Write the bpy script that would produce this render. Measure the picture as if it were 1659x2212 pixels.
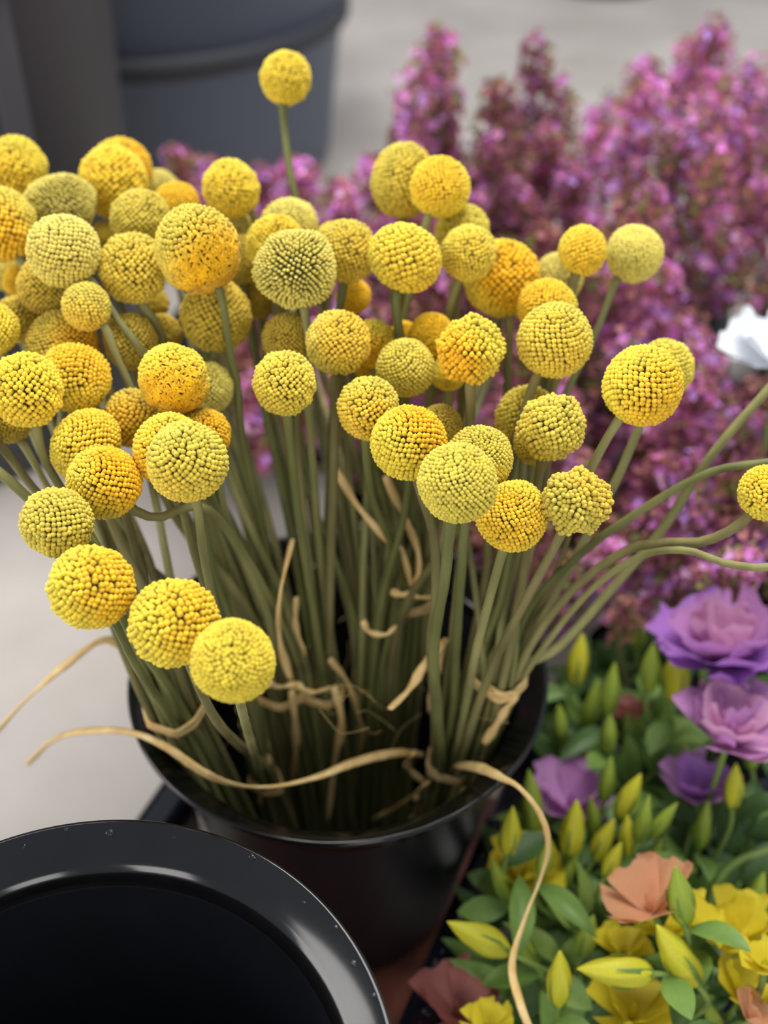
import bpy, math, random
import numpy as np
from mathutils import Vector, Matrix

for o in list(bpy.data.objects): bpy.data.objects.remove(o, do_unlink=True)
SC = bpy.context.scene
COL = SC.collection
random.seed(7)
RNG = np.random.RandomState(11)

# ------------------------------------------------------------------ camera, light, exposure
F = 2600.0; CX, CY = 829.5, 1106.0
PITCH = math.radians(40)
CAM = Vector((0, 0, 0.70))
FWD = Vector((0, math.cos(PITCH), -math.sin(PITCH)))
UP = Vector((0, math.sin(PITCH), math.cos(PITCH)))
RIGHT = Vector((1, 0, 0))
cam = bpy.data.cameras.new('camera')
cam.sensor_fit = 'VERTICAL'; cam.sensor_height = 36.0
cam.lens = 36.0 * F / 2212.0
cam.clip_start = 0.01
cam.dof.use_dof = True
cam.dof.focus_distance = 0.49
cam.dof.aperture_fstop = cam.lens / 9.0
co = bpy.data.objects.new('camera', cam); COL.objects.link(co)
co.location = CAM; co.rotation_euler = (math.pi / 2 - PITCH, 0, 0)
SC.camera = co

w = bpy.data.worlds.new('world'); SC.world = w; w.use_nodes = True
bg = w.node_tree.nodes['Background']
bg.inputs[0].default_value = (0.80, 0.88, 1.0, 1); bg.inputs[1].default_value = 0.48

def area(name, loc, target, sx, sy, watts, colr):
    l = bpy.data.lights.new(name, 'AREA'); l.shape = 'RECTANGLE'; l.size = sx; l.size_y = sy
    l.energy = watts; l.color = colr
    o = bpy.data.objects.new(name, l); COL.objects.link(o); o.location = loc
    o.rotation_euler = (Vector(target) - Vector(loc)).to_track_quat('-Z', 'Y').to_euler()
    return o
area('skylight', (0.25, 1.15, 2.5), (0, 0.4, 0.2), 1.5, 1.1, 68, (1.0, 0.985, 0.96))
area('shop_window', (-2.6, 0.25, 1.15), (0, 0.4, 0.1), 1.3, 1.2, 30, (1.0, 0.97, 0.92))
area('door_light', (-1.35, -2.1, 1.35), (0, 0.4, 0.2), 0.9, 1.1, 19, (1.0, 0.97, 0.93))
area('door_light', (0.55, -2.4, 1.25), (0, 0.4, 0.2), 0.8, 1.0, 14, (1.0, 0.97, 0.93))

vs = SC.view_settings
vs.view_transform = 'Standard'; vs.look = 'None'; vs.gamma = 1.0; vs.use_curve_mapping = False
vs.exposure = 0.15

# ------------------------------------------------------------------ helpers
def lin(c):
    return tuple((v / 255 / 12.92) if v / 255 <= 0.04045 else ((v / 255 + 0.055) / 1.055) ** 2.4 for v in c[:3])

def P(x, y, d):
    """pixel + depth along the optical axis -> world"""
    return CAM + d * (FWD + (x - CX) / F * RIGHT + (CY - y) / F * UP)

def Pz(x, y, z):
    """pixel ray meets the horizontal plane at height z"""
    v = FWD + (x - CX) / F * RIGHT + (CY - y) / F * UP
    return CAM + v * ((z - CAM.z) / v.z)

def depth_of(p): return (p - CAM).dot(FWD)

def mesh(name, verts, faces, smooth=True, attr=None):
    me = bpy.data.meshes.new(name)
    me.from_pydata([tuple(v) for v in verts], [], [tuple(f) for f in faces])
    if smooth: me.polygons.foreach_set('use_smooth', [True] * len(me.polygons))
    if attr is not None:
        a = me.color_attributes.new('Col', 'FLOAT_COLOR', 'POINT')
        arr = np.ones((len(verts), 4), np.float32); arr[:, :np.shape(attr)[1]] = attr
        a.data.foreach_set('color', arr.ravel())
    me.update()
    return me

def obj(name, me, mat=None, parent=None, loc=(0, 0, 0)):
    o = bpy.data.objects.new(name, me); COL.objects.link(o)
    if mat is not None and len(me.materials) == 0: me.materials.append(mat)
    if parent is not None: o.parent = parent
    o.location = loc
    return o

def empty(name, loc=(0, 0, 0)):
    o = bpy.data.objects.new(name, None); COL.objects.link(o); o.location = loc
    o.empty_display_size = 0.02
    return o

def tag(o, label, cat, group=None):
    o['label'] = label; o['category'] = cat
    if group: o['group'] = group
    return o

def lathe(profile, n=96, closed=False):
    vs_, fs = [], []
    m = len(profile)
    for i in range(n):
        a = 2 * math.pi * i / n
        for r, z in profile: vs_.append((r * math.cos(a), r * math.sin(a), z))
    for i in range(n):
        j = (i + 1) % n
        for k in range(m if closed else m - 1):
            k2 = (k + 1) % m
            fs.append((i * m + k, j * m + k, j * m + k2, i * m + k2))
    return vs_, fs

def box(sx, sy, sz, bev=0.0):
    import bmesh
    bm = bmesh.new(); bmesh.ops.create_cube(bm, size=1)
    for v in bm.verts: v.co = Vector((v.co.x * sx, v.co.y * sy, v.co.z * sz))
    if bev: bmesh.ops.bevel(bm, geom=bm.edges[:], offset=bev, segments=3, affect='EDGES', profile=0.5)
    me = bpy.data.meshes.new('box'); bm.to_mesh(me); bm.free()
    return me

def catmull(pts, per=8):
    pts = [Vector(p) for p in pts]
    out = []
    n = len(pts)
    for i in range(n - 1):
        p0 = pts[i - 1] if i > 0 else pts[i] * 2 - pts[i + 1]
        p1, p2 = pts[i], pts[i + 1]
        p3 = pts[i + 2] if i + 2 < n else pts[i + 1] * 2 - pts[i]
        t0 = 0.0
        t1 = t0 + max((p1 - p0).length, 1e-5) ** 0.5
        t2 = t1 + max((p2 - p1).length, 1e-5) ** 0.5
        t3 = t2 + max((p3 - p2).length, 1e-5) ** 0.5
        for k in range(per):
            t = t1 + (t2 - t1) * k / per
            a1 = p0 * ((t1 - t) / (t1 - t0)) + p1 * ((t - t0) / (t1 - t0))
            a2 = p1 * ((t2 - t) / (t2 - t1)) + p2 * ((t - t1) / (t2 - t1))
            a3 = p2 * ((t3 - t) / (t3 - t2)) + p3 * ((t - t2) / (t3 - t2))
            b1 = a1 * ((t2 - t) / (t2 - t0)) + a2 * ((t - t0) / (t2 - t0))
            b2 = a2 * ((t3 - t) / (t3 - t1)) + a3 * ((t - t1) / (t3 - t1))
            out.append(b1 * ((t2 - t) / (t2 - t1)) + b2 * ((t - t1) / (t2 - t1)))
    out.append(pts[-1])
    return out

def tube(path, rad, sides=8, flat=1.0, twist=0.0, rough=0.0, rnd=None):
    """rad: number or function of t; flat<1 squashes the section (ribbon)"""
    n = len(path); vs_, fs = [], []
    nrm = None
    for i, p in enumerate(path):
        t = (path[min(i + 1, n - 1)] - path[max(i - 1, 0)])
        t = t.normalized() if t.length > 1e-9 else Vector((0, 0, 1))
        if nrm is None:
            nrm = t.orthogonal().normalized()
        nrm = (nrm - t * nrm.dot(t))
        nrm = nrm.normalized() if nrm.length > 1e-6 else t.orthogonal().normalized()
        b = t.cross(nrm)
        s = i / max(1, n - 1)
        r = rad(s) if callable(rad) else rad
        for k in range(sides):
            a = 2 * math.pi * k / sides + twist * s
            rr = r * (1 + (rnd.uniform(-rough, rough) if rough else 0))
            # keep the section's flattening in a twisting frame
            ca, sa = math.cos(2 * math.pi * k / sides), math.sin(2 * math.pi * k / sides) * flat
            c, s_ = math.cos(twist * s), math.sin(twist * s)
            u, v = ca * c - sa * s_, ca * s_ + sa * c
            vs_.append(p + nrm * (rr * u) + b * (rr * v))
    for i in range(n - 1):
        for k in range(sides):
            k2 = (k + 1) % sides
            fs.append((i * sides + k, i * sides + k2, (i + 1) * sides + k2, (i + 1) * sides + k))
    fs.append(tuple(range(sides - 1, -1, -1))); fs.append(tuple((n - 1) * sides + k for k in range(sides)))
    return vs_, fs

def shift(vs_, d): return [Vector(v) - d for v in vs_]

# ------------------------------------------------------------------ materials
def new_mat(name):
    m = bpy.data.materials.new(name); m.use_nodes = True
    nt = m.node_tree; b = nt.nodes['Principled BSDF']
    return m, nt, b

def N(nt, t, **kw):
    n = nt.nodes.new(t)
    for k, v in kw.items(): setattr(n, k, v)
    return n

def mat_simple(name, c, rough=0.6, noise=0.0, scale=40, c2=None, spec=0.5, bump=0.0, stretch=None, transl=0.0):
    m, nt, b = new_mat(name)
    b.inputs['Roughness'].default_value = rough
    b.inputs['Specular IOR Level'].default_value = spec
    c = lin(c)
    if c2 is None: c2 = tuple(v * (1 - noise) for v in c)
    else: c2 = lin(c2)
    tc = N(nt, 'ShaderNodeTexCoord')
    src = tc.outputs['Object']
    if stretch:
        mp = N(nt, 'ShaderNodeMapping'); mp.inputs['Scale'].default_value = stretch
        nt.links.new(src, mp.inputs['Vector']); src = mp.outputs['Vector']
    nz = N(nt, 'ShaderNodeTexNoise'); nz.inputs['Scale'].default_value = scale; nz.inputs['Detail'].default_value = 5
    nt.links.new(src, nz.inputs['Vector'])
    cr = N(nt, 'ShaderNodeValToRGB')
    cr.color_ramp.elements[0].position = 0.32; cr.color_ramp.elements[1].position = 0.68
    cr.color_ramp.elements[0].color = (*c2, 1); cr.color_ramp.elements[1].color = (*c, 1)
    nt.links.new(nz.outputs['Fac'], cr.inputs['Fac'])
    nt.links.new(cr.outputs['Color'], b.inputs['Base Color'])
    if bump:
        bp = N(nt, 'ShaderNodeBump'); bp.inputs['Strength'].default_value = bump; bp.inputs['Distance'].default_value = 0.002
        nt.links.new(nz.outputs['Fac'], bp.inputs['Height']); nt.links.new(bp.outputs['Normal'], b.inputs['Normal'])
    if transl:
        out = nt.nodes['Material Output']
        tr = N(nt, 'ShaderNodeBsdfTranslucent'); nt.links.new(cr.outputs['Color'], tr.inputs['Color'])
        mx = N(nt, 'ShaderNodeMixShader'); mx.inputs[0].default_value = transl
        nt.links.new(b.outputs[0], mx.inputs[1]); nt.links.new(tr.outputs[0], mx.inputs[2])
        nt.links.new(mx.outputs[0], out.inputs['Surface'])
    return m

def mat_attr(name, rough=0.7, transl=0.25, spec=0.3):
    m, nt, b = new_mat(name)
    a = N(nt, 'ShaderNodeAttribute', attribute_name='Col')
    oi = N(nt, 'ShaderNodeObjectInfo')
    hs = N(nt, 'ShaderNodeHueSaturation')
    mr = N(nt, 'ShaderNodeMapRange'); mr.inputs['To Min'].default_value = 0.95; mr.inputs['To Max'].default_value = 1.4
    nt.links.new(oi.outputs['Random'], mr.inputs['Value']); nt.links.new(mr.outputs[0], hs.inputs['Value'])
    nt.links.new(a.outputs['Color'], hs.inputs['Color'])
    nt.links.new(hs.outputs['Color'], b.inputs['Base Color'])
    b.inputs['Roughness'].default_value = rough; b.inputs['Specular IOR Level'].default_value = spec
    out = nt.nodes['Material Output']
    tr = N(nt, 'ShaderNodeBsdfTranslucent'); nt.links.new(hs.outputs['Color'], tr.inputs['Color'])
    mx = N(nt, 'ShaderNodeMixShader'); mx.inputs[0].default_value = transl
    nt.links.new(b.outputs[0], mx.inputs[1]); nt.links.new(tr.outputs[0], mx.inputs[2])
    nt.links.new(mx.outputs[0], out.inputs['Surface'])
    return m

def mat_floret():
    m, nt, b = new_mat('floret')
    a = N(nt, 'ShaderNodeAttribute', attribute_name='Col')
    sep = N(nt, 'ShaderNodeSeparateColor'); nt.links.new(a.outputs['Color'], sep.inputs[0])
    oi = N(nt, 'ShaderNodeObjectInfo')
    # pollen-ripe patch on the local +X side, strength from the object colour's alpha
    tc = N(nt, 'ShaderNodeTexCoord')
    nm = N(nt, 'ShaderNodeVectorMath', operation='NORMALIZE'); nt.links.new(tc.outputs['Object'], nm.inputs[0])
    dt = N(nt, 'ShaderNodeVectorMath', operation='DOT_PRODUCT'); nt.links.new(nm.outputs[0], dt.inputs[0]); dt.inputs[1].default_value = (1, 0, 0)
    mr = N(nt, 'ShaderNodeMapRange', interpolation_type='SMOOTHSTEP')
    mr.inputs['From Min'].default_value = -0.1; mr.inputs['From Max'].default_value = 0.85
    nt.links.new(dt.outputs['Value'], mr.inputs['Value'])
    pm = N(nt, 'ShaderNodeMath', operation='MULTIPLY'); nt.links.new(mr.outputs[0], pm.inputs[0]); nt.links.new(oi.outputs['Alpha'], pm.inputs[1])
    mo = N(nt, 'ShaderNodeMix', data_type='RGBA'); nt.links.new(pm.outputs[0], mo.inputs['Factor'])
    nt.links.new(oi.outputs['Color'], mo.inputs['A']); mo.inputs['B'].default_value = (*lin((250, 192, 18)), 1)
    # green floret base to yellow tip; base darkened further, painting shade into the gaps
    mb = N(nt, 'ShaderNodeMix', data_type='RGBA')
    nt.links.new(sep.outputs[0], mb.inputs['Factor'])
    mb.inputs['A'].default_value = (*lin((98, 86, 18)), 1)
    nt.links.new(mo.outputs['Result'], mb.inputs['B'])
    hs = N(nt, 'ShaderNodeHueSaturation')
    mv = N(nt, 'ShaderNodeMapRange'); mv.inputs['To Min'].default_value = 0.82; mv.inputs['To Max'].default_value = 1.14
    nt.links.new(sep.outputs[1], mv.inputs['Value']); nt.links.new(mv.outputs[0], hs.inputs['Value'])
    nt.links.new(mb.outputs['Result'], hs.inputs['Color'])
    nt.links.new(hs.outputs['Color'], b.inputs['Base Color'])
    b.inputs['Roughness'].default_value = 0.62; b.inputs['Specular IOR Level'].default_value = 0.35
    b.inputs['Sheen Weight'].default_value = 0.12
    return m

M = dict(
    floret=mat_floret(),
    core=mat_simple('receptacle', (96, 88, 20), 0.8, 0.3, 300),
    stem=mat_simple('woolly_stem', (158, 154, 98), 0.7, scale=60, c2=(114, 112, 62), stretch=(1, 1, 0.25), bump=0.3),
    stem_green=mat_simple('green_stem', (130, 132, 76), 0.6, scale=60, c2=(98, 102, 52), stretch=(1, 1, 0.25), bump=0.2),
    stem_brown=mat_simple('dry_stem', (148, 138, 88), 0.75, scale=70, c2=(104, 98, 54), stretch=(1, 1, 0.2), bump=0.4),
    raffia=mat_simple('raffia', (246, 216, 152), 0.6, scale=120, c2=(222, 180, 108), stretch=(1, 1, 0.3), bump=0.3),
    black=mat_simple('black_plastic', (17, 18, 23), 0.36, 0.25, 30, spec=0.3),
    black_rim=mat_simple('black_plastic_rim', (16, 16, 17), 0.13, 0.3, 60, spec=0.5),
    rail=mat_simple('black_wet_rail', (16, 18, 26), 0.08, 0.3, 30, spec=0.6),
    bin_dark=mat_simple('charcoal_bin', (84, 84, 87), 0.55, 0.12, 6),
    bin_blue=mat_simple('slate_bin', (104, 114, 132), 0.5, 0.10, 6),
    bin_rib=mat_simple('slate_bin_rib', (58, 60, 65), 0.6, 0.10, 6),
    floor=mat_simple('concrete', (184, 177, 170), 0.75, scale=5, c2=(158, 150, 143), bump=0.05),
    mat_red=mat_simple('rust_board', (128, 70, 52), 0.6, scale=30, c2=(86, 44, 34)),
    leaf=mat_simple('leaf', (130, 162, 78), 0.45, scale=45, c2=(96, 130, 58), transl=0.25),
    leaf_dark=mat_simple('leaf_dark', (84, 116, 58), 0.5, scale=45, c2=(60, 88, 44), transl=0.2),
    leaf_pale=mat_simple('leaf_pale', (160, 184, 96), 0.45, scale=45, c2=(124, 158, 72), transl=0.3),
    fstem=mat_simple('flower_stem', (124, 150, 70), 0.5, 0.2, 50),
    bud=mat_simple('yellow_bud', (226, 216, 52), 0.5, scale=60, c2=(196, 196, 48), transl=0.2),
    bud_green=mat_simple('green_bud', (170, 184, 62), 0.5, scale=60, c2=(140, 166, 56), transl=0.2),
    petal_yellow=mat_simple('yellow_petal', (238, 222, 62), 0.55, scale=60, c2=(216, 198, 44), transl=0.3),
    petal_peach=mat_simple('peach_petal', (228, 152, 116), 0.55, scale=50, c2=(222, 176, 130), transl=0.3),
    petal_rose=mat_simple('dusky_petal', (176, 104, 96), 0.55, scale=50, c2=(140, 84, 76), transl=0.3),
    petal_purple=mat_simple('purple_petal', (214, 158, 206), 0.5, scale=50, c2=(186, 128, 190), transl=0.3),
    petal_violet=mat_simple('violet_petal', (190, 132, 212), 0.5, scale=50, c2=(166, 108, 194), transl=0.3),
    petal_mauve=mat_simple('mauve_petal', (236, 190, 214), 0.5, scale=50, c2=(210, 154, 194), transl=0.3),
    petal_white=mat_simple('white_petal', (240, 244, 248), 0.5, 0.04, 50, transl=0.15),
    sprig=mat_attr('sprig_blossom', 0.55, 0.3, 0.5),
)
def mat_water():
    m, nt, b = new_mat('water')
    b.inputs['Base Color'].default_value = (1, 1, 1, 1); b.inputs['Roughness'].default_value = 0.02
    b.inputs['IOR'].default_value = 1.33; b.inputs['Transmission Weight'].default_value = 1.0
    return m
M['water'] = mat_water()

# ------------------------------------------------------------------ setting
me = mesh('floor', [(-2.5, -1.2, 0), (2.5, -1.2, 0), (2.5, 4.5, 0), (-2.5, 4.5, 0)], [(0, 1, 2, 3)], False)
fl = obj('floor', me, M['floor']); fl['kind'] = 'structure'

# ------------------------------------------------------------------ buckets
B1 = Vector((-0.025, 0.453, 0)); RIM1 = 0.209
B2 = Vector((-0.109, 0.185, 0.073)); RIM2 = 0.210   # rim 0.283

def make_bucket(loc, label, h=0.204, r=0.115, scale_base=0.76, mat='black'):
    t = empty('bucket', loc)
    rb = r * scale_base
    ri = r - 0.0165
    body = [(0.0001, 0.004), (rb * 0.93, 0.004), (rb * 0.97, 0.0), (rb, 0.003), (rb + 0.002, 0.012),
            (ri - 0.0005, h - 0.022), (ri + 0.0015, h - 0.018)]
    inner = [(ri - 0.0005, h - 0.018), (ri - 0.0022, h - 0.022), (rb - 0.002, 0.012), (rb - 0.008, 0.0065), (0.0001, 0.0062)]
    v, f = lathe(body + inner, 128)
    obj('body', mesh('bucket_body', v, f), M[mat], t)
    rim = [(ri + 0.0004, h - 0.030), (ri + 0.0012, h - 0.018), (ri + 0.0035, h - 0.0125), (r - 0.0030, h - 0.0035),
           (r - 0.0018, h - 0.0040), (r - 0.0002, h - 0.0028), (r, h - 0.0010), (r - 0.0010, h + 0.0002), (r - 0.0024, h - 0.0002), (ri + 0.0050, h - 0.0086)]
    for k in range(1, 7):
        a_ = math.radians(52) * k / 6
        rim.append((ri + 0.0050 - 0.0066 * (math.sin(math.radians(38) + a_) - math.sin(math.radians(38))) / 0.384, h - 0.0086 - 0.0095 * (math.cos(math.radians(38)) - math.cos(math.radians(38) + a_)) / 0.788))
    rim += [(ri - 0.0020, h - 0.024), (ri - 0.0022, h - 0.030)]
    v, f = lathe(rim, 160, True)
    obj('rim', mesh('bucket_rim', v, f), M['black_rim'], t)
    tag(t, label, 'bucket')
    return t
make_bucket(B1 + Vector((0, 0, .004)), 'glossy black plastic bucket holding the yellow billy buttons', RIM1 - .004, scale_base=0.60)
make_bucket(B2, 'empty glossy black plastic bucket with wet rolled rim', RIM2)

# ------------------------------------------------------------------ rack under the buckets
def rail_between(a, b, wd, ht, parent, name='rail', mat='rail'):
    d = b - a; L = d.length
    me = box(L, wd, ht, min(wd, ht) * 0.3)
    o = obj(name, me, M[mat], parent)
    o.location = (a + b) / 2 - parent.location
    o.rotation_euler = (0, 0, math.atan2(d.y, d.x))
    return o
RZ = 0.062
ra, rb_ = Pz(1108, 1640, RZ + .01), Pz(846, 2240, RZ + .01)
dirv = (rb_ - ra); dirv.z = 0; dirv.normalize()
perp = Vector((-dirv.y, dirv.x, 0))
gap = 0.0945 - (ra - B1).dot(perp)          # rail runs just clear of the tapering bucket
ra = ra - dirv * 0.02 + perp * gap; rb_ = rb_ + dirv * 0.26 + perp * gap
la = Pz(372, 1716, RZ + .01)
la0 = la - dirv * 0.03; lb0 = la + dirv * 0.46
for q in (ra, rb_, la0, lb0): q.z = RZ
rack = empty('display_rack', (ra.x, ra.y, 0))
rail_between(ra, rb_, 0.026, 0.022, rack); rail_between(la0, lb0, 0.026, 0.022, rack)
cr1 = (ra + dirv * 0.20); cl1 = (la0 + dirv * 0.21)
for s in (0.325, 0.435):
    a = ra + dirv * s; b = la0 + dirv * (s + 0.0)
    a.z = b.z = RZ + 0.0042
    rail_between(a, b, 0.016, 0.014, rack, 'crossbar')
for q in (ra + dirv * 0.02, rb_ - dirv * 0.02, la0 + dirv * 0.02, lb0 - dirv * 0.02):
    fo = obj('foot', box(0.02, 0.02, RZ - 0.008, 0.002), M['rail'], rack)
    fo.location = Vector((q.x, q.y, (RZ - 0.008) / 2)) - rack.location
tag(rack, 'black wet metal rack with two rails beside the buckets', 'rack')

# rust coloured board seen in the gap by the rail
bo = obj('floor_board', box(0.40, 0.160, 0.004, 0.001), M['mat_red'])
bo.location = B1 + dirv * 0.10 - perp * 0.006 + Vector((0, 0, 0.002)); bo.rotation_euler = (0, 0, math.atan2(dirv.y, dirv.x))
tag(bo, 'rust brown board on the floor between the rack rails', 'board')

# ------------------------------------------------------------------ bins behind
def make_bin(name, loc, r0, r1, h, ribs, mat, ribmat, label):
    t = empty(name, loc)
    prof = [(0.0001, 0.0), (r0 * 0.97, 0.0), (r0, 0.006), (r1, h), (r1 + 0.012, h + 0.002), (r1 + 0.014, h + 0.016),
            (r1 - 0.004, h + 0.018), (r0 - 0.006, 0.012), (0.0001, 0.012)]
    v, f = lathe(prof, 96)
    obj('body', mesh('bin_body', v, f), M[mat], t)
    for z, hh, pr in ribs:
        rr = r0 + (r1 - r0) * z / h
        v, f = lathe([(rr - 0.003, z - hh), (rr + pr, z - hh * 0.6), (rr + pr, z + hh * 0.6), (rr - 0.003, z + hh)], 96)
        obj('rib', mesh('rib', v, f), M[ribmat], t)
    tag(t, label, 'bin')
    return t
make_bin('plastic_bin', (-0.302, 1.63, 0), 0.225, 0.278, 0.46, [(0.200, 0.016, 0.009)], 'bin_blue', 'bin_rib',
         'slate grey round plastic bin with a dark raised band around it')
dk = make_bin('storage_bin', (-0.50, 1.075, 0), 0.25, 0.262, 0.5, [(0.44, 0.012, 0.008)], 'bin_dark', 'bin_dark',
         'dark charcoal plastic bin standing by the slate grey bin')
for a in (-0.62, -1.18):
    sg = obj('side_ridge', box(0.012, 0.03, 0.44, 0.004), M['bin_dark'], dk)
    sg.location = (0.254 * math.cos(a), 0.254 * math.sin(a), 0.24); sg.rotation_euler = (0, 0, a)
make_bin('nursery_pot', (0.42, 2.42, 0), 0.12, 0.15, 0.25, [], 'black', 'black', 'black pot on the floor behind the purple flowers')

# ------------------------------------------------------------------ billy buttons
def floret_mesh(name, n, hgt=0.20, seed=0, lump=0.03, open_dir=None, spiky=False, wide=0.55):
    r = np.random.RandomState(seed)
    i = np.arange(n) + 0.5
    ph = np.arccos(1 - 2 * i / n); th = math.pi * (1 + 5 ** 0.5) * i
    pts = np.stack([np.cos(th) * np.sin(ph), np.sin(th) * np.sin(ph), np.cos(ph)], 1)
    sp = math.sqrt(4 * math.pi / n)
    pts += r.normal(0, sp * 0.085, pts.shape); pts /= np.linalg.norm(pts, axis=1, keepdims=True)
    keep = pts[:, 2] > -0.992
    pts = pts[keep]
    k1, k2, k3 = r.normal(0, 1.6, (3, 3)); o1, o2, o3 = r.uniform(0, 6, 3)
    V, Fc, A = [], [], []
    prof = [(0.90, 0.0), (1.03, 0.50), (0.90, 0.82), (0.48, 1.0)]
    S = 6
    for q, p in enumerate(pts):
        rad = 1 + lump * (math.sin(p @ k1 * 1.6 + o1) + math.sin(p @ k2 * 2.2 + o2) + 0.7 * math.sin(p @ k3 * 3.5 + o3))
        t1 = np.cross(p, [0.3, 0.2, 0.93]); t1 /= np.linalg.norm(t1); t2 = np.cross(p, t1)
        ax = p + r.normal(0, 0.06, 3); ax /= np.linalg.norm(ax)
        b = wide * sp * r.uniform(0.92, 1.08); h = hgt * r.uniform(0.92, 1.08)
        base = p * (rad - hgt)
        opened = open_dir is not None and (p @ np.array(open_dir)) > 0.25 + r.normal(0, 0.15)
        pr = prof
        if spiky: pr = [(0.9, 0.0), (0.92, 0.5), (0.72, 0.85), (0.36, 1.04)]
        if opened: pr = [(0.98, 0.0), (0.98, 0.6), (1.35, 1.0), (0.6, 0.94)]; h *= 1.06
        a0 = r.uniform(0, 6.28); rv = r.uniform(0, 1); lob = r.uniform(0.04, 0.16)
        i0 = len(V)
        for kk, (a, z) in enumerate(pr):
            for s in range(S):
                ang = 6.2832 * s / S + a0
                lb = 1 + lob * math.cos(3 * ang) if not opened else 1 + (0.45 * (1 if s % 2 else -1) if kk == 2 else 0)
                V.append(base + ax * (h * z) + (t1 * math.cos(ang) + t2 * math.sin(ang)) * (b * a * lb))
                A.append((min(1, max(0, (z - 0.25) / 0.6)), rv, 0))
        V.append(base + ax * (h * (1.08 if not opened else 0.9))); A.append((1, rv, 0))
        for kk in range(3):
            for s in range(S):
                s2 = (s + 1) % S
                Fc.append((i0 + kk * S + s, i0 + kk * S + s2, i0 + kk * S + S + s2, i0 + kk * S + S + s))
        for s in range(S): Fc.append((i0 + 3 * S + s, i0 + 3 * S + (s + 1) % S, i0 + 4 * S))
    m_ = mesh(name, V, Fc, True, np.array(A)); m_.materials.append(M['floret'])
    return m_

VAR = {
    'c': floret_mesh('florets_coarse', 430, 0.22, 1, 0.02),
    'k': floret_mesh('florets_knobbly', 460, 0.25, 2, 0.05),
    'm': floret_mesh('florets_medium', 580, 0.20, 3, 0.02),
    'n': floret_mesh('florets_even', 660, 0.19, 4, 0.015),
    'e': floret_mesh('florets_beaded', 760, 0.18, 5, 0.02),
    'f': floret_mesh('florets_fine', 900, 0.16, 6, 0.015),
    's': floret_mesh('florets_bristly', 900, 0.20, 7, 0.03, None, True, 0.46),
    'o': floret_mesh('florets_opened', 820, 0.17, 8, 0.02, (0.96, 0, -0.28)),
}
def core_mesh():
    import bmesh
    bm = bmesh.new(); bmesh.ops.create_uvsphere(bm, u_segments=24, v_segments=16, radius=0.845)
    m_ = bpy.data.meshes.new('receptacle'); bm.to_mesh(m_); bm.free()
    m_.polygons.foreach_set('use_smooth', [True] * len(m_.polygons)); m_.materials.append(M['core'])
    return m_
CORE = core_mesh()

TIP = dict(y=(238, 212, 62), p=(230, 214, 106), o=(248, 200, 28), v=(222, 200, 74), d=(206, 178, 58), g=(228, 208, 76))
CW = dict(y='bright yellow', p='pale yellow-green', o='golden orange', v='olive yellow', d='dull ochre yellow', g='greenish yellow')
TW = dict(c='coarse', k='knobbly', m='beaded', n='even-beaded', e='close-beaded', f='fine-grained', s='bristly', o='opening')

# bunches: (raffia tie as pixel + height, words)
TIES = dict(
    A=(Pz(376, 1530, 0.226), 'in bunch beside charcoal bin'),
    G=(Pz(598, 1482, 0.185), 'in bunch with long raffia tails'),
    B=(Pz(692, 1492, 0.180), 'in the middle bunch'),
    C=(Pz(885, 1285, 0.225), 'in bunch before purple sprigs'),
    D=(Pz(962, 1695, 0.140), 'in bunch by the wet rail'),
    E=(Pz(1080, 1468, 0.232), 'in bunch splaying over lisianthus'),
    I=(Pz(812, 1400, 0.200), 'in bunch behind the middle one'),
    H=(Pz(575, 1690, 0.140), 'in bunch nodding towards empty bucket'),
)
TIER = dict(A=0.0145, G=0.0145, B=0.0106, C=0.0125, D=0.0103, E=0.0122, H=0.0078, I=0.0138)

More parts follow.
